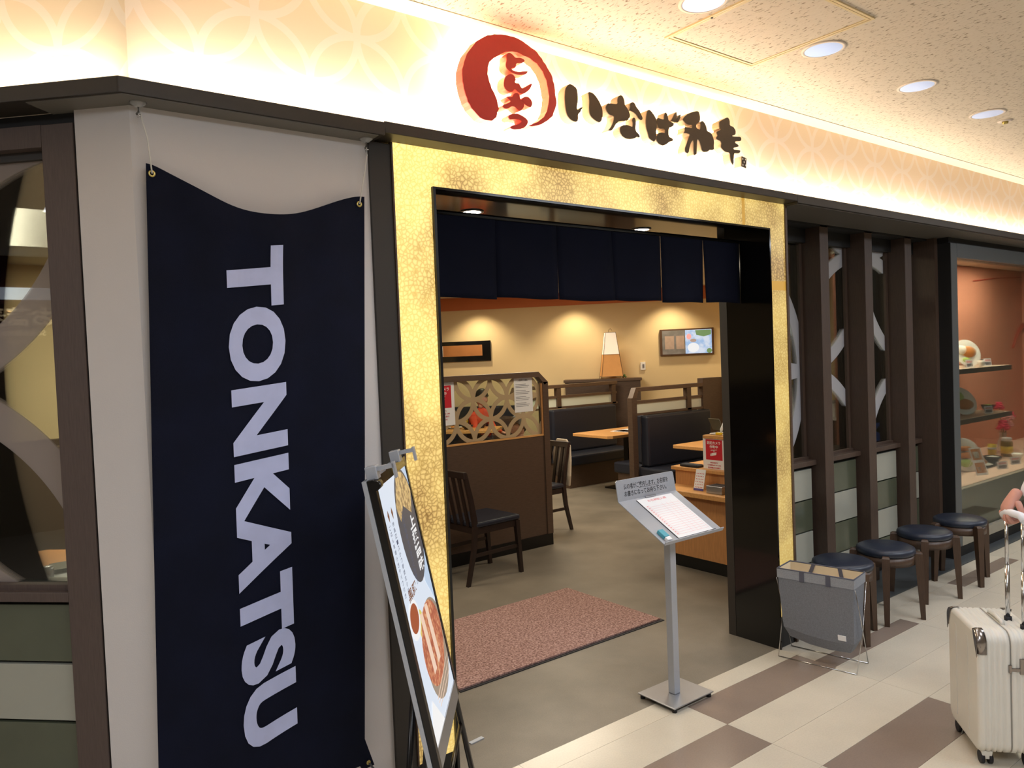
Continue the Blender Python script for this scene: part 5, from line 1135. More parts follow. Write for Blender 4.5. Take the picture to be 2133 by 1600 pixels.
# cabinet + lamp on the back wall
s0, s1 = None, None
def s_of(x, y): return (x-y)/2/S2*1.0
sA = (7.0-8.0)/2/S2; sB = (7.73-7.27)/2/S2
cbn = thing('cabinet', 'dark wooden cabinet against the back wall carrying the lamp', 'cabinet', diag((sA+sB)/2, 0, 0.2))
part('top', Dbox(MB(), sA-0.01, sB+0.01, 0.002, 0.36, 1.300, 1.335), 'wood_dark_h', parent=cbn, bevel=0.002)
part('body', Dbox(MB(), sA+0.01, sB-0.01, 0.002, 0.34, 0.0, 1.299), 'wood_dark', parent=cbn)
lp = thing('table_lamp', 'tall tapering paper lamp, white above tan, on the cabinet', 'lamp', diag(-0.07, 1.335, 0.19))
lc = Vector(diag(-0.07, 1.335, 0.19)); 
def LP(ax, ay, z): return lc + Vector((S2*ax-S2*ay, -S2*ax-S2*ay, z))
ar = math.radians(38)
def corners(h, z): return [LP(h*math.cos(ar+k*PI/2), h*math.sin(ar+k*PI/2), z) for k in range(4)]
c0, c1, c2 = corners(0.215, 0.03), corners(0.160, 0.345), corners(0.105, 0.66)
for k in range(4):
    part('lower_shade', MB().add([c0[k], c0[(k+1) % 4], c1[(k+1) % 4], c1[k]], [(0, 1, 2, 3)]), 'lamp_tan', parent=lp)
    part('upper_shade', MB().add([c1[k], c1[(k+1) % 4], c2[(k+1) % 4], c2[k]], [(0, 1, 2, 3)]), 'lamp_white', parent=lp)
    part('wire', MB().tube([corners(0.222, 0.0)[k], c0[k], c1[k], c2[k]], 0.0035, 5), 'lamp_wire', parent=lp)
for q in (c0, c1, c2): part('wire_ring', MB().tube(q+[q[0]], 0.003, 5), 'lamp_wire', parent=lp)
part('hook', MB().tube([LP(-0.02, 0, 0.66), LP(-0.015, 0, 0.70), LP(0.01, 0, 0.715), LP(0.03, 0, 0.69)], 0.003, 5), 'lamp_wire', parent=lp)
bx_ = thing('posy', 'tiny green posy beside the foot of the paper lamp', 'plant', diag(0.10, 1.335, 0.24))
m_ = MB(); rr = random.Random(5)
for k in range(7): m_.ball(Vector(diag(0.10, 1.345, 0.24))+Vector((rr.uniform(-.03, .03), rr.uniform(-.03, .03), rr.uniform(0, .035))), 0.014, 0.014, 0.012, 7, 5)
part('leaves', m_, 'leaf', parent=bx_)
# television, picture, switch
def sD(x, y): return (x-y)/2/S2*1.0 if False else (x-y)*S2
def sat(x, y): return ((x-7.5)-(y-7.5))*S2
st0, st1 = sat(7.93, 7.07), sat(8.44, 6.56)
tv = thing('television', 'wall screen split between a dim still and a bright blue picture', 'television', diag((st0+st1)/2, 1.62, 0.03))
part('frame', Dbox(MB(), st0, st1, 0.004, 0.05, 1.612, 1.975), 'lamp_wire', parent=tv, bevel=0.004)
wt = st1-st0; 
part('screen', Dbox(MB(), st0+0.03, st0+wt*0.47, 0.0505, 0.052, 1.632, 1.955), 'tv_still', parent=tv)
for k in (0.09, 0.30): part('still_picture', Dbox(MB(), st0+wt*k, st0+wt*(k+(0.17 if k < 0.2 else 0.15)), 0.0525, 0.053, 1.70, 1.88), mat('still', (150, 128, 112), 0.5, emit=(150, 128, 112), estr=0.3, var=0.1, vscale=20), parent=tv)
sc2 = part('screen', Dbox(MB(), st0+wt*0.47, st1-0.03, 0.0505, 0.052, 1.632, 1.955), 'tv_screen', parent=tv)
def tvf(u, v, t): return diag(st0+wt*0.47+(wt*0.53-0.03)*u, 1.632+0.323*v, 0.0527+t)
for pts, m__ in ((ell(0.14, 0.72, 0.09, 0.12), mat('tv_red', (190, 130, 130), 0.5, emit=(196, 130, 132), estr=0.8)), (ell(0.30, 0.55, 0.12, 0.07), mat('tv_brown', (130, 116, 110), 0.5, emit=(136, 120, 114), estr=0.8)), ([(0.38, 0.98), (0.98, 0.98), (0.98, 0.78), (0.70, 0.70), (0.42, 0.78)], 'e_green'), (ell(0.9, 0.1, 0.1, 0.1), 'e_green'), (ell(0.30, 0.25, 0.22, 0.20), 'e_wht')):
    part('screen_patch', MB().flat(pts, lambda u, v, t: tvf(u, v, 0)), m__, parent=tv)
sp0, sp1 = sat(5.5, 9.5), sat(6.26, 8.74)
pf_ = thing('framed_picture', 'black framed long tan picture on the back wall above the partition', 'picture', diag(sp1-0.3, 1.64, 0.02))
part('frame', Dbox(MB(), sp0, sp1, 0.004, 0.035, 1.645, 1.93), 'black_gloss', parent=pf_)
part('art', Dbox(MB(), sp0+0.15, sp1-0.12, 0.0355, 0.037, 1.72, 1.875), mat('art_tan', (170, 112, 62), 0.5, var=0.1, vscale=6), parent=pf_)
part('art', Dbox(MB(), sp1-0.12-0.80, sp1-0.12-0.57, 0.0372, 0.038, 1.722, 1.873), 'paper', parent=pf_)
ss = sat(7.76, 7.24); sw = thing('wall_switch', 'small white switch plate on the back wall right of the lamp', 'switch', diag(ss, 1.45, 0.0)); part('plate', Dbox(MB(), ss-0.035, ss+0.035, 0.0, 0.02, 1.43, 1.54), 'paper', parent=sw, bevel=0.004); part('button', Dbox(MB(), ss-0.008, ss+0.018, 0.0205, 0.024, 1.46, 1.51), 'paper_print', parent=sw)
# far bench and table with diners, behind the partition
fbm = thing('wall_bench', 'navy wall bench along the back wall behind the diners', 'bench', diag(-2.3, 0, 0.3))
part('backrest', Dbox(MB(), -4.5, -1.42, 0.002, 0.12, 0.40, 1.0), 'navy_leather', parent=fbm); part('seat', Dbox(MB(), -4.5, -1.42, 0.12, 0.58, 0.10, 0.42), 'navy_leather', parent=fbm, bevel=0.02)
c_ = Vector(diag(-2.2, 0, 0.98)); tb = thing('dining_table', 'dining table set with food behind the patterned partition glass', 'table', c_)
part('top', MB().obox(c_+Vector((0, 0, 0.70)), (S2, -S2, 0), (S2, S2, 0), (0, 0, 1), 0.70, 0.32, 0.018), 'wood_light', parent=tb, bevel=0.004)
for s in (-0.4, 0.4):
    q = c_+Vector((S2, -S2, 0))*s; part('pedestal', MB().box(q.x-0.03, q.x+0.03, q.y-0.03, q.y+0.03, 0.0, 0.68), 'black', parent=tb)
for i, (a, b, r, kd) in enumerate(((-0.45, 0.05, 0.12, 0), (-0.18, -0.12, 0.08, 1), (0.06, 0.10, 0.12, 0), (0.28, -0.10, 0.08, 1), (0.45, 0.08, 0.06, 1), (-0.30, 0.18, 0.05, 2), (0.20, 0.20, 0.035, 3))):
    q = c_+Vector((S2, -S2, 0))*a+Vector((S2, S2, 0))*b+Vector((0, 0, 0.7185))
    if kd == 0:
        t = thing('plate', ('white plate with a cutlet, left on the diners\' table', '', 'white plate with a cutlet, right on the diners\' table')[i] or 'white plate', 'plate', q, 'plates on the diners\' table'); part('dish', MB().lathe([(r*0.5, 0), (r*0.6, 0.004), (r, 0.018), (r*0.97, 0.020), (r*0.55, 0.008), (0, 0.008)], q, 24), 'plate', parent=t); part('cutlet', MB().ball(q+Vector((0, 0, 0.022)), r*0.55, r*0.38, 0.018, 12, 6), 'cutlet', parent=t)
    elif kd == 3:
        t = thing('drinking_glass', 'dark drink in a tall glass on the diners\' table', 'glass', q); part('tumbler', MB().lathe([(r*0.85, 0), (r, 0.11)], q, 16), 'tea', parent=t); part('drink', MB().lathe([(r*0.80, 0.003), (r*0.9, 0.085), (0, 0.085)], q, 16), 'dark_bowl', parent=t)
    else:
        t = thing('bowl', ('dark lacquer bowl left of centre on the diners\' table', 'dark lacquer bowl right of centre on the diners\' table', 'small dark bowl at the right end of the diners\' table', 'tiny dark dish near the red-topped diner')[{1: 0, 3: 1, 4: 2, 5: 3}[i]], 'bowl', q, 'bowls on the diners\' table'); part('body', MB().lathe([(r*0.45, 0), (r*0.5, 0.006), (r*0.9, 0.035), (r, 0.06), (r*0.94, 0.06), (r*0.5, 0.02), (0, 0.016)], q, 20), 'dark_bowl', parent=t); part('rice', MB().ball(q+Vector((0, 0, 0.045)), r*0.75, r*0.75, 0.018, 12, 6), 'rice', parent=t)
def seated(lab, p, face, head_c, shirt, k=1.0, seat_z=0.42, lean=0.0):
    t = thing('person', lab, 'person', (p[0], p[1], 0)); f = Vector((face[0], face[1], 0)).normalized(); s = Vector((f.y, -f.x, 0)); P0 = Vector((p[0], p[1], 0)); hc = Vector(head_c)
    def G(a, b, z): return P0 + s*a + f*b + Vector((0, 0, z))
    nk = hc + Vector((0, 0, -0.135*k)) - f*0.02; ch_ = (nk*0.72 + G(0, 0.0, seat_z+0.10)*0.28)
    vs = [G(0, 0, seat_z+0.10), (G(0, 0, seat_z+0.10)+ch_)/2 - f*0.03, ch_, nk, ch_+s*0.16*k, ch_+s*0.21*k+f*0.10-Vector((0, 0, 0.20*k)), ch_+s*0.12*k+f*0.30*k-Vector((0, 0, 0.24*k)), ch_-s*0.16*k, ch_-s*0.21*k+f*0.10-Vector((0, 0, 0.20*k)), ch_-s*0.12*k+f*0.30*k-Vector((0, 0, 0.24*k))]
    skin_body('top', vs, [(0, 1), (1, 2), (2, 3), (2, 4), (4, 5), (5, 6), (2, 7), (7, 8), (8, 9)], [0.13*k, 0.125*k, (0.13*k, 0.10*k), 0.05*k, 0.058*k, 0.045*k, 0.034*k, 0.058*k, 0.045*k, 0.034*k], shirt, t, 1)
    vs = [G(0, 0, seat_z+0.09), G(0.09, 0.06, seat_z+0.08), G(0.11, 0.42*k, seat_z+0.07), G(0.11, 0.40*k, 0.06), G(-0.09, 0.06, seat_z+0.08), G(-0.11, 0.42*k, seat_z+0.07), G(-0.11, 0.40*k, 0.06)]
    skin_body('trousers', vs, [(0, 1), (1, 2), (2, 3), (0, 4), (4, 5), (5, 6)], [0.13*k, 0.085*k, 0.06*k, 0.042*k, 0.085*k, 0.06*k, 0.042*k], 'dark_cloth', t, 1)
    skin_body('neck', [nk-Vector((0, 0, 0.03)), nk+Vector((0, 0, 0.06*k))], [(0, 1)], [0.045*k, 0.045*k], 'skin', t, 1)
    head(t, hc, (face[0], face[1], -0.45), k=k, bun=(shirt == 'red_cloth'))
    for sg in (1, -1):
        w0 = ch_+s*sg*0.12*k+f*0.30*k-Vector((0, 0, 0.24*k)); skin_body('hand', [w0, w0+f*0.05-s*sg*0.02, w0+f*0.09-s*sg*0.03-Vector((0, 0, 0.01))], [(0, 1), (1, 2)], [0.024*k, (0.032*k, 0.018*k), (0.028*k, 0.012*k)], 'skin', t, 1)
    return t
seated('dark-haired person in a red top eating, seen through the patterned partition glass', (6.16, 9.04), (0.30, -0.95), (6.10, 8.80, 1.125), 'red_cloth')
seated('small dark-haired child in a pale top bent over at the partition\'s right end', (4.50, 5.60), (-1, 0.15), (4.36, 5.70, 1.01), 'beige_cloth', 0.82)
ct = tagm(mesh_obj('coat', MB().prism([(5.42, 0.80), (5.48, 0.86), (5.62, 0.86), (5.66, 0.72), (5.60, 0.55), (5.52, 0.44), (5.40, 0.42), (5.37, 0.52), (5.38, 0.66)], lambda u, v, t: (4.735+0.03*math.sin(v*9)+t, u, v), 0.022), 'beige_cloth', loc=(4.74, 5.5, 0.42), bevel=0.008), 'pale beige coat hanging on the chair back beside the partition', 'coat')
# reception counter
rc = thing('reception_counter', 'pale wood reception counter with stepped shelves, right of the waiting-list stand', 'counter', (4.9, 3.5, 0))
CX0 = 4.50
part('kick', MB().box(CX0+0.0, 5.1, 3.06, 3.93, 0.0, 0.10), 'black', parent=rc)
part('front', MB().box(CX0-0.03, 5.1, 3.06, 3.95, 0.10, 0.575), 'wood_light_v', parent=rc)
part('low_shelf', MB().box(CX0-0.12, 5.1, 3.06, 4.00, 0.575, 0.612), 'wood_light', parent=rc, bevel=0.004)
part('riser', MB().box(CX0+0.12, 5.1, 3.06, 4.00, 0.612, 0.725), 'wood_light_v', parent=rc)
part('upper_shelf', MB().box(CX0+0.10, 5.1, 3.06, 4.03, 0.725, 0.752), 'wood_light', parent=rc, bevel=0.003)
part('upper_box', MB().box(CX0+0.17, 5.1, 3.06, 3.735, 0.752, 0.985), 'wood_light_v', parent=rc)
part('box_top', MB().box(CX0+0.15, 5.1, 3.06, 3.745, 0.985, 1.01), 'wood_light', parent=rc, bevel=0.003)
xs_ = CX0+0.168
camera_sign('camera_notice', 'red and white security camera notice fixed to the reception counter', 0, 1, 0, 1, 0, mp=None) if False else None
s_ = camera_sign('camera_notice', 'red and white security camera notice fixed to the reception counter', 3.545, 3.755, 0.70, 1.005, xs_-0.004, mp=lambda u, v, t: (xs_-0.004-t, 3.755-0.205*u, 0.700+0.305*v)); 
tr = thing('cash_tray', 'flat black tray on the upper counter shelf left of the camera notice', 'tray', (4.66, 3.87, 0.752)); part('tray', MB().box(4.625, 4.70, 3.78, 3.96, 0.7525, 0.772), 'rubber', parent=tr, bevel=0.005); part('pad', MB().box(4.632, 4.693, 3.79, 3.95, 0.7722, 0.775), 'dark_cloth', parent=tr)
cd_ = thing('price_card', 'small white standing card with a purple foot on the low counter shelf', 'card', (4.50, 3.66, 0.612))
part('card', MB().hexa([(4.48, 3.62, 0.6125), (4.48, 3.71, 0.6125), (4.484, 3.71, 0.6125), (4.484, 3.62, 0.6125)], [(4.52, 3.62, 0.765), (4.52, 3.71, 0.765), (4.524, 3.71, 0.765), (4.524, 3.62, 0.765)]), 'paper', parent=cd_)
part('foot_band', MB().hexa([(4.479, 3.62, 0.6125), (4.479, 3.71, 0.6125), (4.48, 3.71, 0.6125), (4.48, 3.62, 0.6125)], [(4.4825, 3.62, 0.628), (4.4825, 3.71, 0.628), (4.4835, 3.71, 0.628), (4.4835, 3.62, 0.628)]), mat('purple', (80, 70, 140), 0.5), parent=cd_)
m_ = MB(); rr = random.Random(9)
for i in range(5):
    for j in range(6):
        v = 0.14+0.13*j; u = 0.12+0.17*i; x = 4.479+0.04*v
        m_.flat([(3.71-0.09*u, 0.6125+0.1525*v), (3.71-0.09*u-0.006, 0.6125+0.1525*v), (3.71-0.09*u-0.006, 0.6125+0.1525*v+0.006), (3.71-0.09*u, 0.6125+0.1525*v+0.006)], lambda a, b, t: (4.4792+0.04*(b-0.6125)/0.1525-0.0006, a, b))
part('printing', m_, 'red_print', parent=cd_)
bxx = thing('card_box', 'small grey metal box at the right end of the low counter shelf', 'box', (4.50, 3.5, 0.612)); part('box', MB().box(4.44, 4.56, 3.42, 3.56, 0.6125, 0.668), 'silver', parent=bxx, bevel=0.003); part('slot', MB().box(4.455, 4.545, 3.435, 3.545, 0.6685, 0.670), 'rubber', parent=bxx)
scn = thing('card_reader', 'dark tablet with a white pen holder standing on top of the counter', 'tablet', (4.74, 3.66, 1.01))
part('tablet', MB().obox((4.76, 3.70, 1.085), (0.25, 0.968, 0), (-0.42, 0.11, 0.90), (0.87, -0.22, 0.43), 0.065, 0.05, 0.004), mat('tablet_face', (84, 78, 60), 0.3), parent=scn)
part('holder', MB().tube([(4.73, 3.63, 1.012), (4.73, 3.63, 1.05), (4.745, 3.60, 1.13)], 0.014, 10, r2=0.008), 'paper', parent=scn)
part('stand', MB().box(4.70, 4.80, 3.56, 3.72, 1.011, 1.022), 'paper', parent=scn, bevel=0.004); part('clip', MB().box(4.694, 4.715, 3.60, 3.66, 1.012, 1.03), 'yellow', parent=scn, bevel=0.004)
# entrance mat
mt = thing('door_mat', 'speckled dusty-pink rectangular mat on the dark floor just inside the entrance', 'mat', (2.7, 3.6, 0))
part('rubber_edge', MB().box(1.985, 3.49, 3.150, 4.05, 0.0, 0.004), 'rubber', parent=mt)
part('pile', MB().box(1.99, 3.475, 3.168, 4.04, 0.004, 0.013), 'mat_pink', parent=mt)
# things seen in the left window
lt_ = thing('window_table', 'orange wood table behind the left window with a tray on it', 'table', (0.25, 4.35, 0))
part('top', MB().prism([(-1.2, 3.35), (0.10, 3.30), (0.62, 3.36), (0.62, 4.42), (0.40, 4.62), (0.25, 4.60), (-0.5, 4.4), (-1.2, 4.2)], lambda u, v, t: (u, v, 0.72+t), 0.03), mat('wood_orange', (206, 140, 82), 0.4, var=0.08, vscale=8), parent=lt_); part('pedestal', MB().box(-0.1, 0.0, 3.8, 3.9, 0, 0.719), 'black', parent=lt_)
ty = thing('condiment_tray', 'grey condiment tray at the right edge behind the left window', 'tray', (0.42, 4.1, 0.751)); part('tray', MB().box(0.28, 0.58, 3.75, 4.15, 0.751, 0.765), 'silver_paint', parent=ty, bevel=0.004)
part('lid', MB().box(0.36, 0.50, 3.95, 4.10, 0.7655, 0.785), 'show_frame', parent=ty, bevel=0.003); part('jar', MB().lathe([(0.025, 0), (0.028, 0.05), (0.02, 0.06), (0, 0.062)], (0.33, 3.86, 0.7655), 14), 'silver', parent=ty)
dup(ch, (-0.05, 5.35, 0), math.radians(250), 'dark wooden chair inside the left window beyond the orange table')
dup(ch, (-0.75, 5.55, 0), math.radians(230), 'dark wooden chair at the left edge inside the left window')
sbk = thing('seat_partition', 'dark low seating partition inside the left window', 'partition', (0, 6.6, 0)); part('panel', MB().box(-2.6, 1.3, 6.6, 6.66, 0, 1.13), 'wood_dark', parent=sbk)
# seen through the slatted window: board and blue flyer
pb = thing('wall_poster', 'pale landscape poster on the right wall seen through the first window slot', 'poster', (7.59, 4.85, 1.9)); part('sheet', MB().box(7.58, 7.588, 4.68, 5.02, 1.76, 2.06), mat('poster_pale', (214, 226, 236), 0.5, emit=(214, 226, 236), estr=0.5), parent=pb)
part('picture', MB().prism([(4.70, 1.90), (4.80, 1.80), (4.90, 1.76), (5.0, 1.84), (5.0, 1.80), (4.70, 1.78)], lambda u, v, t: (7.579-t, u, v), 0.001), 'yellow', parent=pb)
shf = thing('back_counter', 'pale counter top on a dark cabinet behind the slatted window', 'counter', (7.3, 4.5, 0)); part('top', MB().box(7.2, 7.58, 3.6, 5.2, 0.90, 0.93), 'paper', parent=shf); part('body', MB().box(7.22, 7.58, 3.6, 5.2, 0, 0.90), 'wood_dark', parent=shf)
for k, (y, w_, z0, h_) in enumerate(((4.86, 0.10, 0.9305, 0.20), (4.62, 0.12, 0.9305, 0.30), (4.25, 0.2, 0.9305, 0.14), (3.8, 0.14, 0.9305, 0.22))):
    b_ = thing('storage_box', ('white box on the back counter, first slot', 'tall pale box on the back counter, second slot', 'low pale box on the back counter, third slot', 'square pale box on the back counter, right end')[k], 'box', (7.3, y, z0)); part('body', MB().box(7.25, 7.45, y-w_/2, y+w_/2, z0, z0+h_), 'paper', parent=b_, bevel=0.003); part('lid', MB().box(7.245, 7.455, y-w_/2-0.003, y+w_/2+0.003, z0+h_+0.0005, z0+h_+0.02), 'silver_paint', parent=b_)
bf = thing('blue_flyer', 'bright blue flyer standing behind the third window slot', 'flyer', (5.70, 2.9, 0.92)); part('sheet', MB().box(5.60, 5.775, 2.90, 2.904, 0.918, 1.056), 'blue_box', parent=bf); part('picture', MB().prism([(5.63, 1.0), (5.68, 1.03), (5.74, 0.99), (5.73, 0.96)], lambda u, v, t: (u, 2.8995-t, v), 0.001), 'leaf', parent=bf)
bst = thing('inner_ledge', 'dark ledge inside the slatted window', 'ledge', (4.9, 2.95, 0)); part('board', MB().box(4.12, 6.0, 2.87, 3.02, 0.885, 0.917), 'fin', parent=bst); part('front', MB().box(4.12, 6.0, 2.97, 3.0, 0, 0.884), 'wood_dark', parent=bst)

# ================================================================ display case
SHY = 2.515
dc = thing('display_case', 'glass-fronted display case of sample meals at the right end of the facade', 'display case', (7.5, 2.6, 0))
part('frame', MB().box(6.05, 6.155, SHY, 2.62, 0.09, 2.39), 'show_frame', parent=dc, bevel=0.003)
part('frame', MB().box(6.155, 10.0, SHY, 2.62, 2.285, 2.39), 'show_frame', parent=dc)
part('head', MB().box(6.05, 10.0, 2.53, 2.64, 2.392, 2.436), 'gap', parent=dc)
part('side', MB().box(6.042, 6.05, SHY, 3.4, 0.0, 2.39), 'gap', parent=dc)
part('plinth', MB().box(6.05, 10.0, SHY+0.015, 2.62, 0.0, 0.09), 'gap', parent=dc)
part('bottom_trim', MB().box(6.155, 10.0, SHY, 2.62, 0.09, 0.165), 'stone_panel', parent=dc)
part('lower_panel', MB().box(6.155, 10.0, 2.56, 2.60, 0.165, 0.50), 'stone_panel', parent=dc)
part('pane', MB().box(6.155, 10.0, 2.545, 2.551, 0.165, 2.285), 'glass_plain', parent=dc)
part('deck', MB().box(6.155, 10.0, 2.60, 3.40, 0.47, 0.505), mat('deck', (236, 200, 176), 0.5), parent=dc)
part('back_wall', MB().box(6.05, 10.0, 3.40, 3.45, 0.0, 2.43), 'show_wall', parent=dc)
part('side_wall', MB().box(6.06, 6.10, 2.62, 3.40, 0.0, 2.43), 'show_wall', parent=dc)
part('end_wall', MB().box(10.0, 10.05, 2.5, 3.45, 0.0, 2.43), 'show_wall', parent=dc)
part('top', MB().box(6.05, 10.0, 2.62, 3.45, 2.43, 2.45), 'in_ceiling', parent=dc)
part('swash', MB().tube([(9.70, 3.392, 1.56), (9.80, 3.392, 1.68), (9.93, 3.392, 1.78), (9.99, 3.392, 1.81)], 0.015, 6, r2=0.03), 'show_swash', parent=dc)
part('swash', MB().tube([(8.7, 3.395, 2.28), (9.3, 3.395, 2.33), (9.98, 3.395, 2.36)], 0.008, 6), 'show_swash', parent=dc)
def shelf(lab, x0, x1, z):
    t = thing('display_shelf', lab, 'shelf', ((x0+x1)/2, 3.1, z), 'shelves in the display case')
    part('board', MB().box(x0, x1, 2.93, 3.395, z-0.04, z), mat('shelf_pale', (196, 176, 156), 0.5), parent=t)
    part('edge', MB().box(x0, x1, 2.92, 2.93, z-0.045, z-0.002), 'show_frame', parent=t)
SZ_A, SZ_B = 1.405, 0.955
shelf('upper shelf of sample meals in the display case', 6.10, 8.32, SZ_A); shelf('lower shelf of sample meals in the display case', 6.10, 8.30, SZ_B)
for z in (SZ_A-0.05, SZ_B-0.05): spot('shelf_lamp', (8.05, 3.1, z), 3.0, (1.0, 0.85, 0.62), 150, 0.9, 0.02, (8.2, 3.3, z-0.4))
# ---- sample meals
def std_plate(nm, lab, x, y, z, r, food, lean=1.25, yaw=0.5, group='standing sample plates'):
    """a plate propped up on edge, facing the corridor, with its food glued on"""
    t = thing(nm, lab, 'plate', (x, y, z), group)
    n = Vector((-math.sin(yaw)*math.sin(lean), -math.cos(yaw)*math.sin(lean), math.cos(lean))).normalized()
    a = Vector((math.cos(yaw), -math.sin(yaw), 0)); b = n.cross(a); 
    if b.z < 0: b = -b
    c = Vector((x, y, z)) + b*r*0.985 + Vector((0, 0, 0.002))
    def tf(p): return c + a*p.x + b*p.y + n*p.z
    part('dish', MB().lathe([(r*0.5, 0), (r*0.6, 0.003), (r, 0.016), (r*0.96, 0.018), (r*0.55, 0.008), (0, 0.008)], (0, 0, 0), 32).xf(tf), 'plate', parent=t)
    for kind, ox, oy, rx, ry, h in food:
        part({'cutlet': 'cutlet', 'cabbage': 'cabbage', 'rice': 'rice', 'cutlet2': 'prawn'}.get(kind, 'garnish'), MB().ball((ox*r, oy*r, 0.012), rx*r, ry*r, h, 14, 8).xf(tf), 'cutlet' if kind.startswith('cutlet') else kind, parent=t)
    part('stand', MB().tube([c-n*0.004-b*r*0.9, c-n*0.06-b*r*0.93, c-n*0.012+b*r*0.2], 0.004, 6), 'lamp_wire', parent=t)
def bowl(lab, x, y, z, r, inner='rice', m='dark_bowl', lid=False):
    t = thing('bowl', lab, 'bowl', (x, y, z), 'sample bowls in the display case')
    part('body', MB().lathe([(r*0.42, 0), (r*0.48, 0.006), (r*0.88, 0.035), (r, 0.062), (r*0.94, 0.062), (r*0.5, 0.02), (0, 0.016)], (x, y, z), 24), m, parent=t)
    if lid: part('lid', MB().lathe([(r*0.96, 0.060), (r*0.8, 0.078), (r*0.3, 0.088), (r*0.28, 0.098), (0, 0.098)], (x, y, z), 24), m, parent=t)
    else: part('filling', MB().ball((x, y, z+0.048), r*0.8, r*0.8, 0.016, 14, 6), inner, parent=t)
def card(lab, x, y, z, w_, h_, lean=0.18, pics=(), yaw=0.35, big=False):
    t = thing('menu_card' if big else 'price_card', lab, 'card', (x, y, z)); a = Vector((math.cos(yaw), -math.sin(yaw), 0)); b = Vector((math.sin(yaw)*lean, math.cos(yaw)*lean, 1)).normalized(); n = b.cross(a)
    if n.y > 0: n = -n
    c = Vector((x, y, z+0.0015))
    def cf(u, v, k=0.0): return c + a*(u-0.5)*w_ + b*v*h_ + n*k
    part('sheet', MB().prism([(0, 0), (1, 0), (1, 1), (0, 1)], lambda u, v, t_: cf(u, v, t_), 0.002), 'paper', parent=t)
    for u0, v0, u1, v1, cm in pics: part('picture', MB().flat([(u0, v0), (u1, v0), (u1, v1), (u0, v1)], lambda u, v, t_: cf(u, v, 0.0028)), cm, parent=t)
    part('strut', MB().tube([cf(0.5, 0.8), cf(0.5, 0.8)+Vector((0, 0.02+h_*0.3, -h_*0.78))], 0.002, 5), 'paper', parent=t)
pic1 = ((0.12, 0.15, 0.88, 0.5, 'paper_print'), (0.12, 0.6, 0.88, 0.85, 'pink_print'))
zA, zB, zD = SZ_A, SZ_B, 0.505
std_plate('sample_plate', 'oval sample plate with a cutlet propped on the upper display shelf', 7.72, 3.06, zA, 0.135, (('cutlet', 0.15, 0.10, 0.55, 0.42, 0.03), ('rice', -0.35, 0.25, 0.35, 0.35, 0.03), ('cabbage', -0.2, -0.5, 0.3, 0.2, 0.02)))
card('small printed price card left of the plate on the upper display shelf', 7.52, 2.98, zA, 0.09, 0.075, pics=pic1)
card('small printed price card right of the plate on the upper display shelf', 7.92, 2.98, zA, 0.09, 0.075, pics=pic1)
bowl('dark lidded soup bowl at the middle of the upper display shelf', 7.98, 3.16, zA, 0.062, lid=True)
bowl('dark rice bowl at the right end of the upper display shelf', 8.20, 3.12, zA, 0.058)
bowl('white sauce dish in front of the plate on the upper display shelf', 7.72, 2.965, zA, 0.035, 'cutlet', 'plate')
std_plate('sample_plate', 'sample plate of shredded cabbage and cutlet propped on the lower display shelf', 7.62, 3.06, zB, 0.15, (('cabbage', -0.25, 0.30, 0.55, 0.42, 0.035), ('cutlet', 0.15, -0.25, 0.62, 0.38, 0.03)), lean=1.05)
card('small printed price card beside the cabbage plate on the lower display shelf', 7.92, 2.98, zB, 0.10, 0.07, pics=pic1)
bowl('dark soup bowl on the lower display shelf behind its price card', 7.96, 3.16, zB, 0.06)
bowl('bowl heaped with green cabbage at the right end of the lower display shelf', 8.22, 3.10, zB, 0.065, 'cabbage')
card('upright menu card on the left of the lower display shelf', 7.42, 3.2, zB, 0.11, 0.22, pics=((0.1, 0.5, 0.9, 0.9, 'cutlet'), (0.1, 0.1, 0.9, 0.4, 'paper_print')))
std_plate('sample_plate', 'sample plate of fried prawns propped on the bottom deck of the display case', 7.15, 2.86, zD, 0.15, (('cutlet2', 0.0, 0.35, 0.5, 0.16, 0.03), ('cutlet', 0.05, -0.05, 0.55, 0.2, 0.03), ('cabbage', -0.1, -0.5, 0.4, 0.25, 0.03)))
card('tall white menu card with food pictures on the bottom display deck', 7.02, 2.70, zD, 0.13, 0.24, 0.35, ((0.1, 0.55, 0.9, 0.95, 'cutlet'), (0.25, 0.62, 0.7, 0.85, 'rice'), (0.1, 0.08, 0.9, 0.45, 'cutlet'), (0.2, 0.12, 0.5, 0.3, 'plate')), big=True)
tt = thing('serving_tray', 'dark serving tray of a set meal on the bottom display deck', 'tray', (7.55, 2.95, zD))
part('tray', MB().box(7.25, 7.80, 2.80, 3.12, zD+0.0005, zD+0.012), 'dark_bowl', parent=tt, bevel=0.004)
for k, (x, y, r, l_, lb) in enumerate(((7.36, 3.04, 0.055, True, 'dark lidded bowl at the back of the set-meal tray'), (7.72, 2.88, 0.075, False, 'wide dark rice bowl at the front of the set-meal tray'), (7.70, 3.05, 0.055, False, 'small dark soup bowl at the back right of the set-meal tray'))):
    bowl(lb, x, y, zD+0.0125, r, lid=l_)
pt = thing('plate', 'white plate with a golden cutlet lying on the set-meal tray', 'plate', (7.48, 2.90, zD+0.0125)); q = Vector((7.48, 2.90, zD+0.0125))
part('dish', MB().lathe([(0.05, 0), (0.06, 0.003), (0.105, 0.016), (0.10, 0.018), (0.055, 0.008), (0, 0.008)], q, 28), 'plate', parent=pt)
for k in range(4): part('cutlet_slice', MB().ball(q+Vector((-0.045+0.03*k, 0.0, 0.026)), 0.017, 0.045, 0.02, 10, 6), 'cutlet', parent=pt)
part('cabbage', MB().ball(q+Vector((0.0, 0.055, 0.024)), 0.06, 0.03, 0.025, 12, 6), 'cabbage', parent=pt)
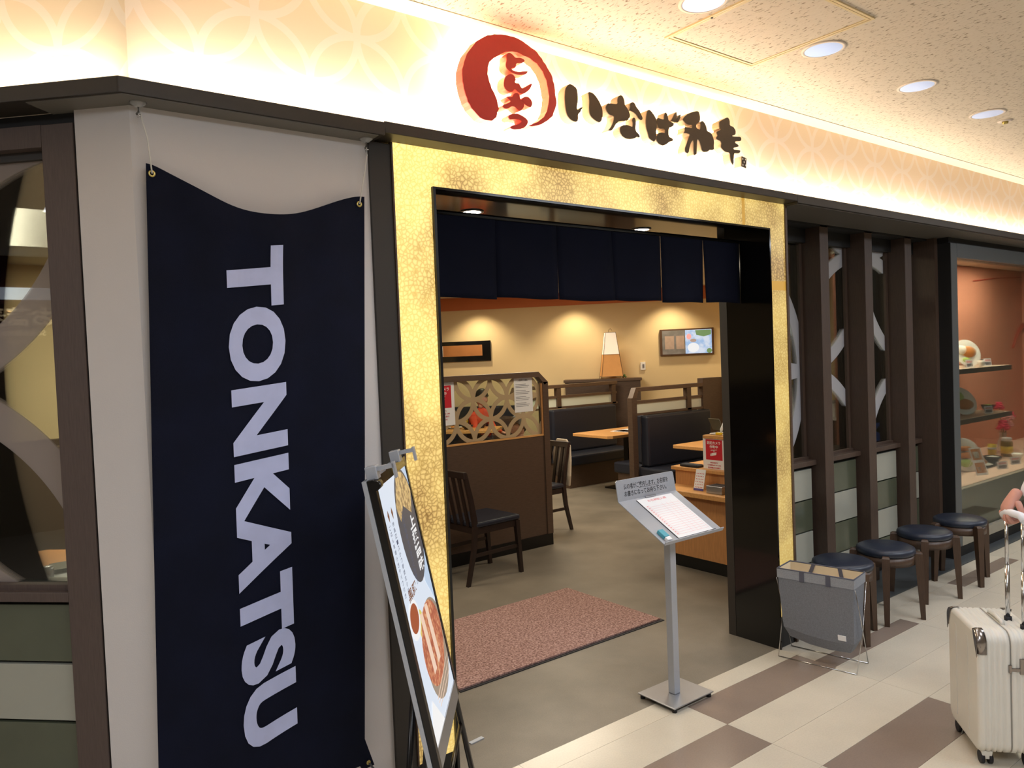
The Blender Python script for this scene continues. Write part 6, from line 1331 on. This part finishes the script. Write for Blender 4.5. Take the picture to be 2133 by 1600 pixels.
card('price card in front of the set-meal tray', 7.45, 2.70, zD, 0.12, 0.07, pics=pic1)
card('price card at the right front of the bottom display deck', 7.80, 2.72, zD, 0.12, 0.07, pics=pic1)
jr = thing('tea_bottle', 'clear bottle of yellow tea with a white cap on the display deck', 'bottle', (8.32, 2.98, zD)); c = (8.32, 2.98, zD)
part('body', MB().lathe([(0.048, 0), (0.052, 0.01), (0.052, 0.13), (0.045, 0.15), (0.0, 0.15)], c, 24), 'tea', parent=jr)
part('cap', MB().lathe([(0.045, 0.151), (0.045, 0.178), (0.04, 0.185), (0, 0.185)], c, 24), 'paper', parent=jr)
part('label', MB().lathe([(0.0527, 0.03), (0.0527, 0.10)], c, 24), 'yellow', parent=jr)
jr = thing('yellow_cup', 'bright yellow cup left of the tea bottle on the display deck', 'cup', (8.16, 3.05, zD)); part('body', MB().lathe([(0.034, 0), (0.038, 0.13), (0.034, 0.13), (0.03, 0.01), (0, 0.01)], (8.16, 3.05, zD), 20), 'yellow', parent=jr); part('band', MB().lathe([(0.0372, 0.08), (0.0382, 0.10)], (8.16, 3.05, zD), 20), 'paper', parent=jr)
bowl('small white dish in front of the tea bottle on the display deck', 8.12, 2.82, zD, 0.05, 'rice', 'plate')
bowl('dark bowl at the far right of the visible display deck', 8.55, 2.84, zD, 0.07)
fl_ = thing('flower_vase', 'glass vase of red and pink paper flowers in the display case', 'flowers', (8.62, 3.12, zD)); c = Vector((8.62, 3.12, zD))
part('vase', MB().lathe([(0.04, 0), (0.055, 0.03), (0.05, 0.10), (0.03, 0.16), (0.036, 0.20)], c, 24), 'clear_plastic', parent=fl_)
rr = random.Random(11)
for k, (dx, dy, dz, r, m_) in enumerate(((-0.13, -0.02, 0.47, 0.052, 'petal_red'), (-0.10, -0.04, 0.27, 0.068, 'petal_red'), (0.0, -0.05, 0.36, 0.062, 'petal_pink'), (0.09, -0.02, 0.28, 0.055, 'petal_pink'), (0.02, 0.0, 0.24, 0.05, 'petal_pink'), (0.14, -0.03, 0.36, 0.045, 'petal_red'))):
    p = c+Vector((dx, dy, dz)); part('stem', MB().tube([c+Vector((0, 0, 0.03)), c+Vector((dx*0.3, dy*0.3, 0.19)), p-Vector((0, 0, 0.01))], 0.003, 5), 'leaf', parent=fl_)
    m2 = MB()
    for i in range(3):
        for j in range(7):
            a = j*2*PI/7+i*0.45; rad = r*(0.62-0.2*i); m2.ball(p+Vector((rad*math.cos(a), rad*math.sin(a)*0.9, r*(-0.1+0.35*i)+0.2*r*math.sin(j*2.1))), r*0.42, r*0.42, r*0.22, 8, 5)
    m2.ball(p+Vector((0, 0, r*0.5)), r*0.4, r*0.4, r*0.35, 8, 6); part('bloom', m2, m_, parent=fl_)
for k in range(6):
    a = k*1.05; p = c+Vector((0.05*math.cos(a), 0.05*math.sin(a), 0.24)); m2 = MB(); m2.ball(p, 0.035, 0.014, 0.008, 8, 4); part('leaf', m2, 'leaf', parent=fl_)
